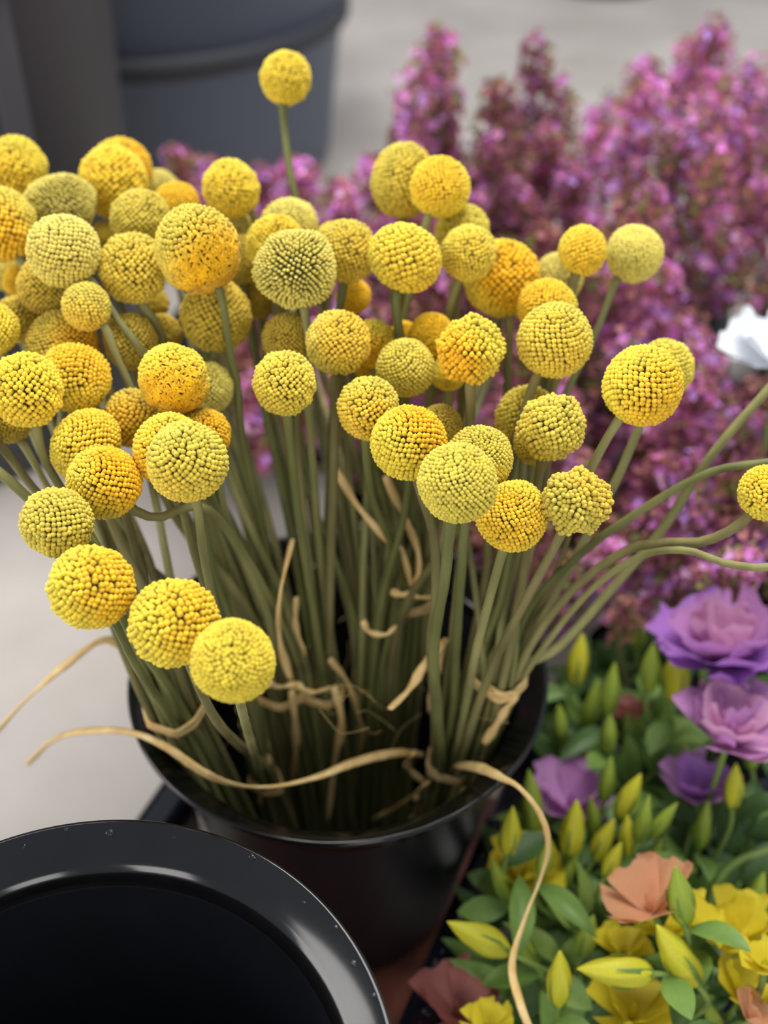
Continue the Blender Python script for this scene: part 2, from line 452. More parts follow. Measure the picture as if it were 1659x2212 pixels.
# x, y, r (pixels), layer (0 front .. back), axial stretch, colour, patch (right, up, towards viewer, amount), bunch, texture, stem pixels, words
HEADS = [
 (34,366,69,2,1.0,'y',(-.2,-.8,.4,.5),'A','m',[],''),
 (2,486,79,1,1.0,'v',(0,-.7,.6,.9),'A','m',[(48,575)],''),
 (132,440,78,1,.86,'p',None,'A','s',[],'flattened'),
 (262,365,64,2,1.0,'y',(.8,.5,.3,.9),'G','m',[],''),
 (244,394,76,1,1.0,'y',(0,0,1,.4),'G','m',[],''),
 (345,408,42,3,1.0,'p',None,'G','e',[],'small'),
 (304,474,64,1,1.0,'v',None,'G','m',[],''),
 (380,448,54,2,.9,'o',(0,1,.2,.8),'G','e',[],'flattened'),
 (138,542,78,-.3,1.0,'p',(0,-.6,.7,.15),'G','n',[(190,602),(245,688),(305,766),(360,870)],'long slanting stem'),
 (286,580,75,0,1.0,'v',(.1,-.5,.8,.25),'G','m',[(297,655),(311,720),(325,775)],''),
 (426,539,98,-.5,1.18,'v',(.55,-.8,.1,1.0),'G','o',[(478,640),(498,800),(526,960),(562,1120),(596,1300)],'big egg-shaped'),
 (499,408,62,1.5,1.0,'y',(0,-.7,.7,.3),'B','m',[(553,470)],''),
 (516,506,44,2.4,1.0,'p',None,'B','m',[],'small'),
 (524,560,52,2.6,1.0,'d',None,'B','m',[],''),
 (556,640,50,3.2,1.0,'d',None,'B','n',[],'shaded'),
 (98,617,60,1,1.0,'d',None,'A','m',[],''),
 (188,663,53,.2,1.0,'v',(0,-.8,.4,.3),'A','c',[(225,700),(252,770),(290,860)],'small'),
 (136,742,79,.8,.86,'d',(.9,-.3,.3,.7),'A','e',[],'flattened'),
 (40,692,52,1.6,1.0,'d',None,'A','c',[],''),
 (-12,712,55,.6,1.0,'y',None,'A','c',[],'cut off'),
 (6,590,38,3,1.0,'p',None,'A','e',[],'small'),
 (42,606,36,2.6,1.0,'o',None,'A','e',[],'small'),
 (348,724,46,1.8,1.0,'d',None,'G','m',[],'small'),
 (467,682,77,1.6,1.0,'d',None,'B','m',[(462,770),(464,880)],'shaded'),
 (334,655,32,2.4,1.0,'d',None,'G','m',[],'small'),
 (282,738,60,1.5,1.0,'d',None,'A','m',[],'shaded'),
 (56,843,80,-.2,1.0,'y',(.1,-.4,.9,.3),'A','m',[(85,930),(140,1060),(215,1190)],''),
 (163,816,76,.4,1.0,'y',(.2,.8,.3,.8),'A','n',[(190,890),(240,1010)],''),
 (375,817,76,0,1.0,'y',(.1,-.6,.6,1.0),'G','o',[],''),
 (290,905,64,1.1,1.0,'d',(0,-.4,.8,.5),'G','c',[],'shaded'),
 (186,961,84,.2,.84,'y',(.3,.6,.5,.4),'A','n',[],'flattened'),
 (226,1042,80,-.3,1.0,'y',(.8,.3,.4,1.0),'G','n',[(286,1100),(338,1118),(395,1094),(446,1098),(530,1212),(590,1380)],'hooked stem'),
 (124,1128,77,.1,1.0,'v',None,'A','m',[(190,1160),(262,1330)],''),
 (405,997,87,-.8,1.0,'g',(0,-.7,.4,.2),'H','n',[(426,1092),(440,1200),(464,1310),(505,1450)],''),
 (368,972,80,.1,1.0,'y',(0,-.5,.6,.6),'H','n',[],''),
 (442,937,55,1,1.0,'d',(.6,.1,.6,.9),'B','m',[],''),
 (450,838,55,2,1.0,'p',None,'B','m',[],''),
 (20,915,46,1.0,1.0,'d',None,'A','c',[(50,960),(120,1085)],'shaded'),
 (198,1269,91,-.2,1.0,'y',(.8,.1,.5,.7),'A','m',[(245,1340),(290,1430)],''),
 (376,1346,97,0,.96,'y',(.7,.3,.5,.6),'H','m',[(412,1440),(470,1560)],'broad'),
 (503,1428,91,-.6,1.0,'y',None,'H','f',[(522,1530)],'round'),
 (617,169,56,1,1.0,'y',(0,-.3,.9,.2),'C','m',[(611,226),(618,310),(638,428),(680,600)],'tall solitary stem'),
 (624,486,62,2.0,.9,'p',None,'C','m',[],''),
 (595,526,63,1.2,.95,'y',(.6,.2,.6,.4),'B','m',[],''),
 (639,577,90,-.1,.95,'p',None,'B','s',[(653,664),(652,760),(672,960),(692,1200)],'large'),
 (748,543,67,.8,1.0,'v',(.3,-.5,.6,.3),'B','m',[(741,615),(733,690)],''),
 (728,522,48,1.8,.9,'y',None,'C','m',[],'small'),
 (876,559,84,0,.86,'y',(.4,-.3,.7,.35),'C','c',[(852,640),(833,752),(800,960)],'broad'),
 (872,391,76,1.6,1.14,'v',(.5,-.5,.4,.2),'C','n',[],'tall egg-shaped'),
 (951,405,65,.9,1.0,'y',(-.2,.1,.9,.6),'C','n',[(922,478),(905,560),(880,660),(865,745)],''),
 (998,502,60,2,1.0,'g',None,'C','m',[],''),
 (1012,547,60,.9,1.0,'g',(0,-.5,.7,.3),'C','m',[(985,620),(966,690),(945,820),(920,900)],''),
 (1084,601,82,1.8,1.0,'y',(.3,0,.8,1.0),'C','m',[(1101,692),(1098,800),(1088,890)],'large'),
 (1259,543,54,1,1.0,'y',(.2,-.3,.8,.6),'E','c',[(1240,605),(1215,700)],'small'),
 (1371,548,62,1.8,1.0,'p',None,'E','f',[(1332,605),(1290,712),(1232,830),(1180,960)],''),
 (1207,600,54,2.4,1.0,'p',None,'E','n',[],''),
 (1183,668,66,1.2,.95,'y',(-.2,.7,.5,.7),'E','n',[],''),
 (1198,736,81,0,1.0,'g',(-.1,-.4,.8,.3),'D','n',[(1158,815),(1132,900),(1106,985)],''),
 (1018,755,72,0,1.0,'y',(-.7,-.5,.4,1.0),'D','k',[(1016,830),(1017,920)],''),
 (1389,834,87,-.3,1.0,'y',(.5,-.5,.6,.7),'D','n',[(1337,905),(1290,985),(1215,1150),(1135,1300),(1050,1450)],'large'),
 (1437,797,63,1.4,1.0,'g',None,'E','m',[(1382,920),(1330,1040),(1250,1190)],''),
 (1140,905,71,1.1,1.0,'v',None,'E','m',[],''),
 (1193,922,71,.3,1.0,'v',None,'E','k',[(1170,1000),(1158,1060)],'cleft'),
 (1158,955,50,1.2,1.0,'d',None,'E','m',[],'small'),
 (1244,1083,72,0,1.0,'v',(.5,.7,.3,.4),'D','k',[(1212,1152),(1150,1270),(1082,1400),(1020,1560)],''),
 (1106,1115,78,.2,1.0,'y',(-.1,-.2,.9,.6),'D','e',[(1086,1190),(1060,1285),(1030,1400),(1000,1550)],''),
 (1655,1066,62,.5,1.0,'y',(.3,.6,.5,.6),'E','c',[(1598,1132),(1520,1170),(1440,1172),(1366,1184),(1250,1262),(1160,1370)],'wavy stem'),
 (730,740,69,.4,1.0,'v',(.5,.1,.8,.5),'B','m',[(725,815),(722,960)],''),
 (614,828,69,0,1.0,'g',(0,-.4,.9,.25),'B','m',[(620,900),(640,1080)],''),
 (622,734,57,1.4,1.0,'d',None,'B','n',[],''),
 (795,882,68,.3,1.0,'g',(-.2,-.5,.7,.5),'C','m',[(790,950),(800,1060)],''),
 (876,795,63,.9,1.0,'g',None,'C','n',[],''),
 (883,956,84,-.2,.95,'y',(.5,.7,.4,1.0),'D','n',[(905,1050),(935,1150),(942,1262),(930,1400),(940,1560)],''),
 (988,1043,87,-.9,1.0,'g',None,'D','f',[(974,1128),(961,1250),(938,1400),(948,1560)],''),
 (1036,992,73,.2,1.0,'g',None,'D','f',[(1005,1130),(995,1250),(985,1400),(975,1560)],''),
 (950,920,48,1.4,1.0,'d',None,'C','n',[],'small'),
 (932,727,50,1.7,1.0,'o',None,'C','e',[],''),
 (805,742,52,1.8,1.0,'y',(0,-.8,.3,1.0),'C','n',[],''),
 (808,790,42,2.1,1.0,'o',None,'C','n',[],'small'),
 (872,722,30,2.6,1.0,'o',None,'C','e',[],'small'),
 (764,640,38,2.4,1.0,'o',None,'C','e',[],'small'),
 (968,805,40,2.0,1.0,'y',None,'E','e',[],'small'),
 (226,509,30,2.8,1.0,'d',None,'G','e',[],'tiny'),
 # blooms past the picture's edge whose stems come into it
 (1745,752,68,1,1.0,'y',None,'E','m',[(1659,842),(1530,992),(1440,1130),(1330,1262),(1190,1410)],'straight outlying stem'),
 (1765,982,66,.6,1.0,'v',None,'E','m',[(1659,1000),(1560,1012),(1490,1040),(1370,1112),(1262,1190),(1140,1320)],'arching stem'),
 (1755,1200,64,.4,1.0,'g',None,'E','c',[(1659,1226),(1565,1216),(1490,1190),(1400,1196),(1290,1262),(1180,1390)],'dipping stem'),
 (-72,880,70,.5,1.0,'v',None,'A','m',[(0,962),(62,1042),(160,1165)],'outlying'),
 (-88,970,70,.2,1.0,'y',None,'A','c',[(0,1022),(92,1105),(190,1200)],'outlying drooping'),
]

def head_depth(y, layer):
    return 0.445 + (1430 - y) * 0.000135 + 0.025 * layer

heads = []
for h in HEADS:
    d = head_depth(h[1], h[3])
    heads.append(dict(x=h[0], y=h[1], rp=h[2], d=d, ax=h[4], col=h[5], patch=h[6], tie=h[7], var=h[8], wp=h[9], w=h[10]))
def hr(h): return h['rp'] * h['d'] / F
for it in range(80):
    moved = False
    for i in range(len(heads)):
        for j in range(i + 1, len(heads)):
            a, b = heads[i], heads[j]
            pa, pb = P(a['x'], a['y'], a['d']), P(b['x'], b['y'], b['d'])
            need = (hr(a) + hr(b)) * 0.97
            if (pa - pb).length < need:
                far, near = (a, b) if a['d'] > b['d'] else (b, a)
                far['d'] += 0.0015; near['d'] -= 0.0003; moved = True
    if not moved: break

# blooms sunk deep in the bunches, of which mostly the stems show
rq = random.Random(5)
cand = [h for h in heads if 450 < h['y'] < 1120 and 60 < h['x'] < 1300 and h['rp'] > 60]
for q in range(58):
    b = cand[(q * 7) % len(cand)]
    tie = 'I' if 480 < b['x'] < 1060 else b['tie']
    heads.append(dict(x=b['x'] + rq.uniform(-10, 10), y=b['y'] + rq.uniform(0, 22), rp=b['rp'] * .62, d=b['d'] + rq.uniform(.05, .075) + (.02 if q >= len(cand) else 0), ax=1.0, col='dvgyo'[q % 5], patch=None,
                      tie=tie, var='mnecs'[(q // 5) % 5], wp=[], w='half-hidden'))
for it in range(160):                       # sunk blooms slide back along their sight line until nothing overlaps
    moved = False
    for i in range(len(heads)):
        a = heads[i]; pa = P(a['x'], a['y'], a['d'])
        for j in range(i):
            b = heads[j]
            if a['w'] != 'half-hidden' and b['w'] != 'half-hidden': continue
            if (pa - P(b['x'], b['y'], b['d'])).length < (hr(a) + hr(b)) * 1.01:
                if b['w'] != 'half-hidden' or a['d'] > b['d']: a['d'] += 0.002; pa = P(a['x'], a['y'], a['d'])
                else: b['d'] += 0.002
                moved = True
    if not moved: break
NT = {}
for h in heads: NT[h['tie']] = NT.get(h['tie'], 0) + 1
for h in heads: h['H'] = P(h['x'], h['y'], h['d']); h['R'] = hr(h)
# each stem takes the free slot of its tie that lies to the side it leans to
for key, (T0, _) in TIES.items():
    mem = sorted([h for h in heads if h['tie'] == key], key=lambda h: -(Vector((h['H'].x - T0.x, h['H'].y - T0.y))).length)
    slots = [TIER[key] * math.sqrt((k + 0.5) / len(mem)) * Vector((math.cos(2.4 * k), math.sin(2.4 * k), 0)) for k in range(len(mem))]
    for h in mem:
        ld = Vector((h['H'].x - T0.x, h['H'].y - T0.y, 0))
        sl = max(slots, key=lambda q: q.dot(ld)); slots.remove(sl); h['slot'] = sl

def wall_radius(z):
    rb, ri, hh = 0.069, 0.0985, RIM1
    if z < 0.012: return rb - 0.008
    if z < hh - 0.022: return (rb - 0.002) + (ri - 0.0022 - rb + 0.002) * (z - 0.012) / (hh - 0.034)
    if z < hh - 0.0086: return ri - 0.0022 + 0.0072 * (z - hh + 0.022) / 0.0134
    return min(0.1122, ri + 0.005 + 0.0090 * (z - hh + 0.0086) / 0.0084)

STEP = 0.0036
PATHS = []
for h in heads:
    H, R, sl = h['H'], h['R'], h['slot']
    T0 = TIES[h['tie']][0]; T = T0 + sl
    inward = Vector((B1.x - T0.x, B1.y - T0.y, 0)) * 0.40
    FT = T0 + inward + sl * 1.35
    dv = Vector((FT.x - B1.x, FT.y - B1.y, 0))
    if dv.length > 0.055: dv = dv.normalized() * 0.055
    FT = Vector((B1.x + dv.x, B1.y + dv.y, 0.0118))
    pts = []
    if h['wp']:
        dT = depth_of(T); n = len(h['wp'])
        px = [(h['x'], h['y'])] + h['wp'] + [(CX + (T - CAM).dot(RIGHT) / dT * F, CY - (T - CAM).dot(UP) / dT * F)]
        cum = [0]
        for q in range(1, len(px)): cum.append(cum[-1] + math.hypot(px[q][0] - px[q - 1][0], px[q][1] - px[q - 1][1]))
        for q in range(1, n + 1):
            s = (cum[q] / cum[-1]) ** 1.5
            pts.append(P(px[q][0], px[q][1], h['d'] + (dT - h['d']) * s + 0.004 * math.sin(s * 3.1)))
        axis = (H - pts[0]).normalized()
    else:
        axis = ((H - T).normalized() * 0.75 + Vector((0, 0, 1)) * 0.45).normalized()
        Lh = (H - T).length
        pts.append(H - axis * (Lh * 0.28))
        pts.append(T + (H - T) * 0.33 + Vector((0, 0, 0.05 * Lh)))
    h['axis'] = axis
    dense = np.array([tuple(p) for p in catmull([H - axis * (R * 0.7)] + pts + [T, FT], 10)])
    seg = np.r_[0, np.cumsum(np.linalg.norm(np.diff(dense, axis=0), axis=1))]
    m = max(8, int(seg[-1] / STEP)); u = np.linspace(0, seg[-1], m + 1)
    PATHS.append(np.stack([np.interp(u, seg, dense[:, k]) for k in range(3)], 1))
    h['srad'] = 0.0022 * random.uniform(0.88, 1.10) * (0.85 if R < 0.012 else 1.0)

def solve_stems(iters=84):
    """stems push each other, every bloom but their own, and the bucket wall apart; shapes otherwise kept"""
    from mathutils.kdtree import KDTree
    rs = np.random.RandomState(3)
    off = np.r_[0, np.cumsum([len(p) for p in PATHS])]
    X = np.concatenate(PATHS); X0 = X.copy()
    sid = np.concatenate([np.full(len(p), i) for i, p in enumerate(PATHS)])
    tt = np.concatenate([np.linspace(0, 1, len(p)) for p in PATHS])
    rad = np.array([h['srad'] for h in heads])[sid] * (0.92 + 0.25 * tt)
    HC = np.array([tuple(h['H']) for h in heads]); HR = np.array([h['R'] * max(1.0, h['ax'] ** .67) for h in heads])
    first = off[:-1]; last = off[1:] - 1
    free = np.ones(len(X)); free[first] = 0; free[first + 1] = 0.1
    ctr = np.array([B1.x, B1.y])
    wr_z = np.linspace(0, RIM1 + .004, 60); wr = np.array([wall_radius(z) for z in wr_z])
    I = J = None
    for it in range(iters):
        if it % 4 == 0:
            kd = KDTree(len(X))
            for i in range(len(X)): kd.insert(X[i], i)
            kd.balance()
            pi, pj = [], []
            for i in range(len(X)):
                si = sid[i]
                for _, j, _d in kd.find_range(X[i], 0.0085):
                    if j > i and sid[j] != si: pi.append(i); pj.append(j)
            I, J = np.array(pi), np.array(pj)
        Tg = np.empty_like(X); Tg[1:-1] = X[2:] - X[:-2]; Tg[first] = X[first + 1] - X[first]; Tg[last] = X[last] - X[last - 1]
        Tg /= np.linalg.norm(Tg, axis=1, keepdims=True) + 1e-9
        D = np.zeros_like(X)
        w_ = X[I] - X[J]; ti, tj = Tg[I], Tg[J]
        a = (ti * tj).sum(1); b = (w_ * ti).sum(1); c = (w_ * tj).sum(1); det = 1 - a * a
        ok = det > 0.02
        sa = np.where(ok, (a * c - b) / np.where(ok, det, 1), -b / 2); ua = np.where(ok, (c - a * b) / np.where(ok, det, 1), c / 2)
        hs = STEP * 0.6
        d = w_ + ti * np.clip(sa, -hs, hs)[:, None] - tj * np.clip(ua, -hs, hs)[:, None]
        dist = np.linalg.norm(d, axis=1)
        pen = (rad[I] + rad[J]) * 1.02 - dist
        k = pen > 0
        dr = d[k] / (dist[k, None] + 1e-9); z0 = dist[k] < 1e-5; dr[z0] = rs.normal(size=(z0.sum(), 3))
        mv = dr * (pen[k] * 0.30)[:, None]
        np.add.at(D, I[k], mv); np.add.at(D, J[k], -mv)
        for q in range(len(HC)):
            v = X - HC[q]; dd = np.linalg.norm(v, axis=1)
            pq = HR[q] * 1.01 + rad - dd
            kk = (pq > 0) & (sid != q)
            if kk.any(): D[kk] += v[kk] / (dd[kk, None] + 1e-9) * (pq[kk] * 0.6)[:, None]
        mg = np.linalg.norm(D, axis=1, keepdims=True); D *= np.minimum(1, 0.0018 / (mg + 1e-12))
        D *= free[:, None]; D[last, 2] = 0
        X = X + D
        if it < iters - 6:                        # ease the bends
            E = X - X0; S = E.copy(); S[1:-1] = 0.25 * E[:-2] + 0.5 * E[1:-1] + 0.25 * E[2:]
            S[first] = 0; S[last] = E[last]
            X = X0 + E + (S - E) * 0.45
        xy = X[:, :2] - ctr; r_ = np.linalg.norm(xy, axis=1)
        lim = np.interp(X[:, 2], wr_z, wr) - rad - 0.0004
        kk = (X[:, 2] < RIM1 + .004) & (r_ > lim) & (r_ < 0.150)
        X[kk, :2] = ctr + xy[kk] / r_[kk, None] * lim[kk, None]
    return [X[off[i]:off[i + 1]] for i in range(len(PATHS))]
PATHS = solve_stems()
from mathutils.kdtree import KDTree as _KD
STEM_KD = _KD(sum(len(p) for p in PATHS))
_n = 0
for p in PATHS:
    for q in p: STEM_KD.insert(q, _n); _n += 1
STEM_KD.balance()
def clear_of_stems(path, rad, its=30, keep_in=True):
    """a strand gives way to the stems and lies against them"""
    need = rad + 0.0024
    path = [p.copy() for p in path]
    for it in range(its):
        mv = []
        for p in path:
            m_ = Vector((0, 0, 0))
            for c, _, d in STEM_KD.find_range(p, need): m_ += (p - c) * ((need - d) / max(d, 1e-4)) * .5
            mv.append(m_)
        sm_ = [(mv[max(0, i - 1)] + mv[i] * 2 + mv[min(len(mv) - 1, i + 1)]) / 4 for i in range(len(mv))]
        path = [p + m_ for p, m_ in zip(path, sm_)]
    for p in path:
        d = Vector((p.x - B1.x, p.y - B1.y, 0))
        if keep_in and p.z < RIM1 and d.length < 0.13 and d.length > wall_radius(p.z) - rad:
            d = d.normalized() * (wall_radius(p.z) - rad); p.x, p.y = B1.x + d.x, B1.y + d.y
    return path
def wrap_loop(key, z):
    """outline of a bunch's stems at height z"""
    pts = []
    for h, p in zip(heads, PATHS):
        if h['tie'] != key: continue
        i = int(np.argmin(np.abs(p[len(p) // 4:, 2] - z))) + len(p) // 4
        for a in np.linspace(0, 6.2832, 12, endpoint=False): pts.append((p[i, 0] + 0.0032 * math.cos(a), p[i, 1] + 0.0032 * math.sin(a)))
    pts = sorted(set(pts))
    def half(ps):
        o_ = []
        for p in ps:
            while len(o_) > 1 and (o_[-1][0] - o_[-2][0]) * (p[1] - o_[-2][1]) - (o_[-1][1] - o_[-2][1]) * (p[0] - o_[-2][0]) <= 0: o_.pop()
            o_.append(p)
        return o_[:-1]
    hull = half(pts) + half(pts[::-1])
    hp = np.array(hull + [hull[0]]); sg = np.r_[0, np.cumsum(np.linalg.norm(np.diff(hp, axis=0), axis=1))]
    u = np.linspace(0, sg[-1] * 1.0, 40)
    return [Vector((np.interp(t, sg, hp[:, 0]), np.interp(t, sg, hp[:, 1]), z)) for t in u]

for h, pth in zip(heads, PATHS):
    H, R, axis = h['H'], h['R'], h['axis']
    path = [Vector(p) for p in pth[::2]] + ([Vector(pth[-1])] if len(pth) % 2 == 0 else [])
    FT = path[-1].copy()
    th = empty('billy_button', FT)
    srad = h['srad']
    v, f = tube(path, lambda s, q=srad: q * (0.92 + 0.25 * s + (0.25 * max(0, 1 - s / 0.04))), 8, 1, 0, 0.06, random)
    sm = random.choice(['stem', 'stem', 'stem_green', 'stem_green', 'stem_brown'])
    if 'egg' in h['w'] and h['tie'] == 'G' or 'solitary' in h['w']: sm = 'stem_green'
    obj('stem', mesh('stem', shift(v, FT), f), M[sm], th)
    # head frame: local z away from the stem, local x to the ripe patch
    z = axis
    if h['patch']:
        pd = (RIGHT * h['patch'][0] + UP * h['patch'][1] - FWD * h['patch'][2]).normalized(); amt = h['patch'][3]
    else:
        pd = Vector((random.uniform(-1, 1), random.uniform(-1, 1), random.uniform(-1, 1))); amt = random.uniform(0, .12)
    x = pd - z * pd.dot(z)
    if x.length < 0.2: x = z.orthogonal()
    x.normalize(); y = z.cross(x)
    if h['patch']:
        # the ripe side matters more than the exact stem axis: tilt the head towards it
        x2 = (pd * 0.75 + x * 0.25).normalized()
        y = z.cross(x2).normalized(); z2 = x2.cross(y); x = x2; z = z2
    hd = obj('flower_head', CORE, None, th)
    mt = Matrix((x, y, z)).transposed()
    s = R / 1.0
    eq = 1.0 / math.sqrt(h['ax']) if h['ax'] > 1 else 1.0
    mw = Matrix.Translation(H - FT) @ mt.to_4x4() @ Matrix.Diagonal((s * eq, s * eq, s * h['ax'] * (eq if h['ax'] > 1 else 1.0), 1))
    hd.matrix_local = mw
    fo = obj('florets', VAR[h['var']], None, hd)
    fo['kind'] = 'stuff'
    tc = lin(TIP[h['col']]); jt = random.uniform(0.93, 1.07)
    fo.color = (tc[0] * jt, tc[1] * jt, tc[2], amt)
    words = h['w']
    flush = ' with orange flush' if h['patch'] and amt >= 0.7 and h['col'] != 'o' else ''
    if 'stem' in words: lab = f"{CW[h['col']]} billy button on a {words} {TIES[h['tie']][1]}"
    else: lab = f"{words + ' ' if words else ''}{CW[h['col']]} {TW[h['var']]} billy button{flush} {TIES[h['tie']][1]}"
    h['lab'] = lab
    tag(th, lab, 'flower', 'billy buttons ' + TIES[h['tie']][1])

# ------------------------------------------------------------------ raffia
def raffia(pix, label, rad=0.0022, flat=0.45, twist=3.0, ring=None, group=None, lift=0.026):
    """pix: list of tails; a tail = [(x, y, z) ...] pixel + height above the floor"""
    t = empty('raffia_tie')
    first = None
    for tl in pix:
        pts = [Pz(x, y, z + lift * min(1, max(0, (z - .09) / .10))) for x, y, z in tl]
        if first is None: first = pts[0].copy(); t.location = first
        path = clear_of_stems(catmull(pts, 7), rad * .6, 30, lift > .01)
        v, f = tube(path, lambda s: rad * (0.85 + 0.2 * math.sin(s * 17)), 7, flat, twist, 0.08, random)
        obj('strand', mesh('strand', shift(v, first), f), M['raffia'], t)
    if ring:
        key, zz = ring
        if first is None: first = TIES[key][0].copy(); t.location = first
        for q in range(2):
            path = [p + Vector((0, 0, 0.0012 * math.sin(i * .35 + q) + 0.0034 * q)) for i, p in enumerate(wrap_loop(key, zz))]
            v, f = tube(path, 0.0015, 7, 0.5, 1.0, 0.08, random)
            obj('wrap', mesh('wrap', shift(v, first), f), M['raffia'], t)
    tag(t, label, 'raffia', group)
    return t
Z = RIM1
raffia([[(60,1650,.150),(110,1602,.17),(200,1578,.208),(290,1584,.222),(360,1614,.224),(440,1668,.216),(500,1693,.208),(580,1700,.200),(680,1680,.195),(770,1646,.19),(860,1626,.18),(915,1630,.165)],
        [(985,1652,.175),(1040,1660,.212),(1085,1680,.226),(1120,1700,.228),(1165,1755,.218),(1184,1820,.20),(1170,1890,.18),(1132,1990,.165),(1106,2085,.155),(1124,2170,.15),(1150,2235,.14)]],
       'long pale raffia strand trailing over the bucket rim to both sides', 0.0026, 0.5, 4, ('D', TIES['D'][0].z + .022), None, 0.004)
raffia([[(-25,1600,.16),(60,1508,.19),(150,1430,.21),(230,1382,.215),(290,1420,.20)]], 'faint raffia strand reaching out over the pale floor', 0.0024, 0.5, 3, ('A', TIES['A'][0].z + .0))
raffia([[(632,1165,.27),(606,1280,.255),(605,1385,.22),(628,1468,.19)],[(630,1490,.188),(640,1600,.15),(630,1690,.11)],[(578,1476,.2),(605,1484,.192),(640,1476,.19)]],
       'upright raffia tie with a long raised tail among the stems', 0.0024, .5, 2, ('G', TIES['G'][0].z))
raffia([[(722,1482,.185),(738,1560,.165),(722,1650,.135),(708,1778,.10)],[(640,1478,.188),(672,1496,.19),(716,1484,.188)]],
       'raffia tie round the middle bunch with one hanging tail', 0.0024, .5, 2, ('B', TIES['B'][0].z))
raffia([[(712,1422,.19),(752,1478,.17),(776,1560,.14),(782,1635,.11)],[(640,1290,.23),(640,1360,.21),(660,1415,.195)]], 'shaded raffia strands between the bunches', 0.002, .5, 2)
raffia([[(724,1012,.30),(772,1092,.282),(830,1160,.265),(872,1206,.25),(888,1268,.232)],[(832,1028,.30),(878,1128,.27),(904,1200,.25),(902,1268,.232)],[(845,1278,.234),(890,1290,.236),(945,1288,.23)]],
       'raffia tie with two tails pointing up before the purple sprigs', 0.0023, .5, 2, ('C', TIES['C'][0].z))
raffia([[(784,1342,.235),(800,1366,.225),(835,1370,.222),(856,1352,.225)]], 'short curl of raffia behind the middle stems', 0.002, .6, 1)
raffia([[(842,1532,.222),(888,1484,.224),(924,1424,.226),(966,1382,.222)],[(966,1384,.222),(945,1450,.2),(930,1540,.17)]], 'flat cut raffia end poking out before the front stems', 0.0028, .3, 1)
raffia([[(1052,1462,.208),(1082,1494,.212),(1116,1486,.206)],[(1058,1470,.206),(1060,1520,.19),(1054,1572,.17)],[(1114,1488,.207),(1085,1545,.195),(1046,1606,.18)]],
       'raffia tie with blunt folded ends below the splaying stems', 0.0028, .45, 1, ('E', TIES['E'][0].z))
raffia([[(333,1512,.19),(352,1534,.196),(388,1526,.19)],[(392,1508,.19),(398,1560,.175),(412,1612,.155)]], 'raffia loop round stems against the bucket wall', 0.0024, .5, 1)
raffia([[(562,1600,.15),(572,1670,.13),(594,1742,.105)],[(575,1640,.145),(570,1690,.13),(562,1740,.11)],[(524,1515,.19),(530,1570,.17),(545,1612,.16)]],
       'wide flat raffia bow low in the bucket', 0.0035, .35, 1.5, ('H', TIES['H'][0].z))
raffia([[(925,1690,.145),(870,1736,.115),(806,1772,.095)],[(895,1625,.165),(880,1655,.15),(915,1690,.14)]], 'loose raffia end lying deep in the bucket', 0.0024, .5, 1)
raffia([[(1002,1705,.145),(985,1735,.12),(965,1745,.11)],[(900,1720,.13),(905,1750,.11),(895,1775,.1)]], 'small raffia knot at the foot of the front stems', 0.0026, .6, 1)
sp = tube(clear_of_stems(catmull([Pz(1000,1705,.165),Pz(1024,1722,.170),Pz(1056,1742,.178)],6), .0022), 0.0022, 8, .8)
o = obj('cut_stem', mesh('cut_stem', sp[0], sp[1]), M['stem']); tag(o, 'short pale cut stem leaning on the bucket wall', 'stem')

# fine woolly fibres
fib_v, fib_f = [], []
for q in range(26):
    x = random.uniform(470, 1080); y = random.uniform(1330, 1590)
    p0 = Pz(x, y, random.uniform(.17, .23)); pts = [p0]
    d = Vector((random.uniform(-1, 1), random.uniform(-1, 1), random.uniform(-.8, .8))).normalized()
    for k in range(4):
        d = (d + Vector((random.uniform(-1, 1), random.uniform(-1, 1), random.uniform(-1, 1))) * 0.7).normalized()
        pts.append(pts[-1] + d * 0.008)
    v, f = tube(catmull(pts, 4), 0.00014, 3)
    n0 = len(fib_v); fib_v += v; fib_f += [tuple(i + n0 for i in ff) for ff in f]
o = obj('loose_fibres', mesh('fibres', fib_v, fib_f), M['raffia']); o['kind'] = 'stuff'
tag(o, 'fine pale raffia fibres caught among the stems', 'fibres')

